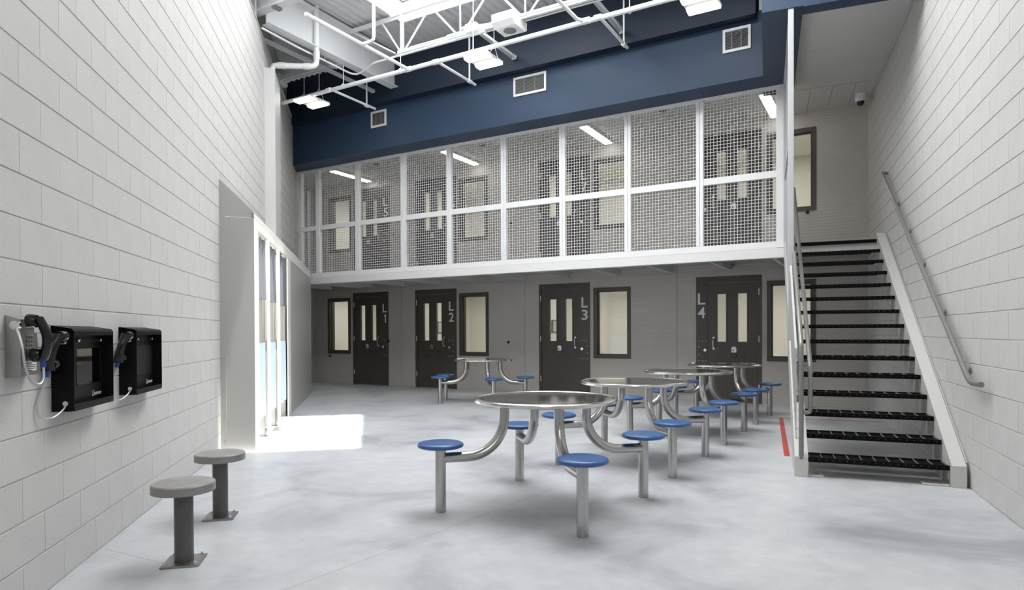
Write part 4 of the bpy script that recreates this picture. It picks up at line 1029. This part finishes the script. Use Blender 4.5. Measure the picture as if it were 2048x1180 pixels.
LOGO = text_mesh('homewav', 0.0)
def kiosk(e0, label):
    t = thing('video_phone', 'L', (XL, e0, 0.889), label, 'phone', 'black video visitation phones')
    e1, z0, z1, dp = e0 + 0.518, 0.889, 1.330, 0.105
    b = MB(); b.prism([(XL, z0), (XL + dp - 0.012, z0), (XL + dp, z0 + 0.012), (XL + dp, z1 - 0.028), (XL + dp - 0.010, z1 - 0.016), (XL, z1)], 'y', e0, e0 + 0.006)
    b.build('side_panel', 'blacksatin', t, smooth=0)
    b = MB(); b.prism([(XL, z0), (XL + dp - 0.012, z0), (XL + dp, z0 + 0.012), (XL + dp, z1 - 0.028), (XL + dp - 0.010, z1 - 0.016), (XL, z1)], 'y', e1 - 0.006, e1)
    b.build('side_panel', 'blacksatin', t, smooth=0)
    b = MB(); b.add([(XL, e0, z1), (XL + dp - 0.01, e0, z1 - 0.016), (XL + dp, e0, z1 - 0.03), (XL + dp, e0, z1 - 0.052), (XL, e0, z1 - 0.03), (XL, e1, z1), (XL + dp - 0.01, e1, z1 - 0.016), (XL + dp, e1, z1 - 0.03), (XL + dp, e1, z1 - 0.052), (XL, e1, z1 - 0.03)],
        [(0, 1, 6, 5), (1, 2, 7, 6), (2, 3, 8, 7), (3, 4, 9, 8), (0, 4, 3, 2, 1), (5, 6, 7, 8, 9)]); b.build('visor', 'blacksatin', t, smooth=0)
    b = MB(); b.box(XL, XL + dp, e0 + 0.006, e1 - 0.006, z0, z0 + 0.020).box(XL + dp - 0.008, XL + dp, e0 + 0.006, e1 - 0.006, z0 + 0.020, z0 + 0.034); b.build('sill', 'blacksatin', t, smooth=0)
    xb = XL + 0.048
    b = MB(); b.box(XL, xb, e0 + 0.006, e1 - 0.006, z0 + 0.02, z1 - 0.03); bp = b.build('back_panel', 'kioskpanel' if 'kioskpanel' in M else 'blackgloss', t, smooth=0)
    b = MB(); b.box(xb, xb + 0.0015, e0 + 0.170, e0 + 0.470, 1.010, 1.205); tag(b.build('screen', 'screen', bp, smooth=0), 'dark glass screen')
    b = MB(); b.cyl((xb, e0 + 0.33, 1.222), 0.006, 0.002, 'x', 10); b.build('webcam', 'darkgap', bp)
    for q in (0.185, 0.478):
        b = MB(); b.cyl((xb, e0 + q, 1.252), 0.011, 0.012, 'x', 12, 0.003); tag(b.build('knob', 'chrome', bp), 'chrome thumb screw')
    vs_, fs_ = LOGO
    b = MB(); b.add([(xb + 0.0006 + 0.0006 * v[2], e0 + 0.392 + 0.098 * v[0], 0.938 + 0.024 * v[1]) for v in vs_], fs_); tag(b.build('brand_lettering', 'print', bp, smooth=0), 'white printed brand lettering')
    b = MB(); b.prism([(e0 + 0.368, 0.934), (e0 + 0.384, 0.934), (e0 + 0.381, 0.944), (e0 + 0.379, 0.958), (e0 + 0.373, 0.958), (e0 + 0.371, 0.944)], 'x', xb + 0.0005, xb + 0.0012); b.cyl((xb + 0.0005, e0 + 0.376, 0.964), 0.004, 0.001, 'x', 8); b.build('brand_icon', 'print', bp, smooth=0)
    # handset hung on the near side
    b = MB(); b.bbox(XL + 0.060, XL + 0.088, e0 - 0.050, e0, 1.235, 1.262, 0.004); tag(b.build('cradle', 'chrome', t, smooth=0), 'chrome handset cradle')
    fh = lambda u, v, w_: (XL + 0.080 - u * 0.27 + w_, e0 - 0.092 + v, 1.290 - u * 0.96)
    handset(t, fh, 0.195)
    cord = smooth_pts([(XL + 0.019, e0 - 0.094, 1.078), (XL + 0.014, e0 - 0.12, 1.02), (XL + 0.013, e0 - 0.17, 0.94), (XL + 0.018, e0 - 0.16, 0.885), (XL + 0.038, e0 - 0.09, 0.868), (XL + 0.060, e0 - 0.02, 0.900), (XL + 0.066, e0, 0.928)])
    cord = [Vector((max(p.x, XL + 0.008), p.y, p.z)) for p in cord]
    MB().tube(cord, 0.005, 8).build('armoured_cord', 'cordsteel', t)
    b = MB(); b.cyl((XL + 0.066, e0 - 0.006, 0.930), 0.013, 0.006, 'y', 12); b.build('cord_bushing', 'chrome', t)
    return t
k1 = kiosk(3.707, 'black video phone in the middle, between the steel phone and another black one')
k2 = copy_tree(k1); k2['label'] = 'black video phone farthest along the wall, nearest the shower'
k2.location = to_world('L', (XL, 4.613, 0.889))
for ch in k2.children_recursive:
    if ch.name.startswith('screen'): ch.data = ch.data.copy(); ch.data.materials[0] = M['screenoff']; ch['label'] = 'matte dark screen'

# ================================================================== SHOWER ENCLOSURE
XF = -1.235                                    # front plane
sh = thing('shower_enclosure', 'L', (XF, 9.5, 0), 'pale panelled shower enclosure with three curtained stalls built into the left wall', 'shower')
EN = 7.50
b = MB(); b.prism([(XL, 0.0), (XF, 0.0), (XF, 2.55), (XL, 2.55)], 'y', EN, EN + 0.02); tag(b.build('end_panel', 'showergrey', sh, smooth=0), 'grey end panel facing the viewer')
b = MB(); b.prism([(XL, 2.556), (XF, 2.556), (XF, 2.60), (XL, 2.955)], 'y', EN, EN + 0.02); b.build('gable_panel', 'showergrey', sh, smooth=0)
b = MB(); b.bbox(XL, XL + 0.058, EN - 0.004, EN, 0.02, 2.955 - 0.058, 0.001); b.build('wall_flange', 'showergrey', sh, smooth=0)
for i in range(9):
    b = MB(); b.cyl((XL + 0.046, EN - 0.009, 0.12 + i * 0.30), 0.007, 0.006, 'y', 8); b.build('screw', 'platesteel', sh)
b = MB(); b.quad((XL, EN, 2.96), (XF, EN, 2.605), (XF, 14.36, 2.605), (XL, 14.36, 2.96)).box(XF - 0.03, XF, EN, 14.36, 2.555, 2.605); b.build('sloped_top', 'showerwhite', sh, smooth=0)
b = MB(); b.box(XF - 0.03, XF, EN + 0.02, 14.36, 2.45, 2.552); b.build('header', 'showerwhite', sh, smooth=0)
for e0, e1, w_ in ((EN + 0.02, 7.80, 0), (8.48, 8.64, 0), (9.37, 9.57, 0), (10.48, 10.80, 0)):
    b = MB(); b.bbox(XF - 0.022, XF, e0, e1, 0.0, 2.45, 0.004); tag(b.build('front_post', 'showerwhite', sh, smooth=0), 'white upright between stalls')
b = MB(); b.bbox(XF - 0.03, XF - 0.004, 10.80, 14.36, 0.0, 2.45, 0.004); tag(b.build('front_panel', 'showergrey', sh, smooth=0), 'long solid grey front panel')
b = MB(); b.box(XL - 0.9, XF, 14.34, 14.36, 0.0, 2.55); b.build('end_panel', 'showergrey', sh, smooth=0)
b = MB(); b.box(XL - 0.95, XL - 0.90, EN, 14.36, 0.0, 2.95); tag(b.build('stall_back', 'showerwhite', sh, smooth=0), 'white stall back')
b = MB(); b.box(XL - 0.9, XL, EN, EN + 0.03, 0, 2.95); b.build('stall_divider', 'showerwhite', sh, smooth=0)
for e in (8.56, 9.47, 10.6):
    b = MB(); b.box(XL - 0.9, XF - 0.060, e - 0.03, e + 0.03, 0.0, 2.5); b.build('stall_divider', 'showerwhite', sh, smooth=0)
b = MB(); b.quad((XL - 0.9, EN, 2.6), (XF, EN, 2.6), (XF, 14.36, 2.6), (XL - 0.9, 14.36, 2.6)); b.build('stall_ceiling', 'showerwhite', sh, smooth=0)
for e0, e1 in ((7.80, 8.48), (8.64, 9.37), (9.57, 10.48)):
    em = (e0 + e1) / 2
    b = MB(); b.bbox(XL - 0.60, XL - 0.10, em - 0.14, em + 0.14, 2.55, 2.598, 0.008); tag(b.build('stall_fill', 'stall_glow', sh, smooth=0), 'added glowing panel brightening the stall')  # fill panel added under the stall ceiling to brighten the inside
    b = MB(); b.box(XF - 0.06, XF - 0.012, e0 + 0.015, e0 + 0.06, 1.06, 1.20); b.tube([(XF - 0.03, e0 + 0.06, 1.13), (XF - 0.03, e0 + 0.14, 1.12)], 0.010, 8); b.cyl((XF - 0.036, e0 + 0.03, 1.20), 0.016, 0.03, 'z', 10); tag(b.build('valve', 'pipesteel', sh), 'dark metal valve on the jamb')
    b = MB(); b.tube([(XL - 0.6, e1 - 0.02, 1.20), (XL - 0.6, e1 - 0.04, 1.60), (XL - 0.6, e1 - 0.06, 1.66)], 0.012, 8); b.lathe([(0, 0), (0.045, 0.0), (0.05, 0.02), (0.02, 0.05), (0, 0.05)], 16, (XL - 0.6, e1 - 0.09, 1.68), 'y'); b.build('shower_head', 'chrome', sh)
b = MB(); b.box(XF - 0.03, XF + 0.06, 8.9, 9.25, 0.0, 0.012); b.build('floor_drain_cover', 'platesteel', sh, smooth=0)

def curtain(e0, e1, label):
    x = XF - 0.030
    t = thing('shower_curtain', 'L', (x, (e0 + e1) / 2, 0.3), label, 'curtain', 'shower curtains')
    def sheet(z0, z1, amp, nm, mt_, a0, a1, lab):
        b = MB(); n = 28; nz = 6
        for j in range(nz + 1):
            q = j / nz; zz = z0 + (z1 - z0) * q
            for i in range(n + 1):
                p = i / n; sag = 0.015 * math.sin(p * PI) * (1 - q)
                b.v.append((x + amp * math.sin(p * 15 + q * 0.8) + 0.003 * math.sin(p * 41), a0 + (a1 - a0) * p + 0.010 * (1 - q) * math.sin(3 * q + e0), zz - sag))
        for j in range(nz):
            for i in range(n):
                a = j * (n + 1) + i; b.f.append((a, a + 1, a + n + 2, a + n + 1))
        tag(b.build(nm, mt_, t, smooth=1.2), lab)
    w_ = e1 - e0
    sheet(1.70, 2.42, 0.008, 'upper_sheet', 'curtaingrey', e0 + 0.01, e1 - 0.02, 'grey upper curtain sheet')
    sheet(1.17, 1.70, 0.006, 'clear_sheet', 'clear', e0 + 0.02, e1 - 0.06, 'clear middle sheet')
    sheet(0.28, 1.17, 0.007, 'lower_sheet', 'curtainblue', e0 + 0.02, e1 - 0.03 - 0.08 * w_, 'pale blue lower curtain sheet')
    for k in range(5):
        b = MB(); ee = e0 + 0.06 + k * (w_ - 0.12) / 4; b.tube([(x, ee, 2.40), (x, ee, 2.455)], 0.005, 6); b.build('curtain_hook', 'platesteel', t)
curtain(7.80, 8.48, 'grey and pale blue shower curtain in the stall nearest the viewer')
curtain(8.64, 9.37, 'grey and pale blue shower curtain in the middle stall')
curtain(9.57, 10.48, 'grey and pale blue shower curtain in the farthest stall')

for o in list(D.objects):
    if '_base' in o: del o['_base']
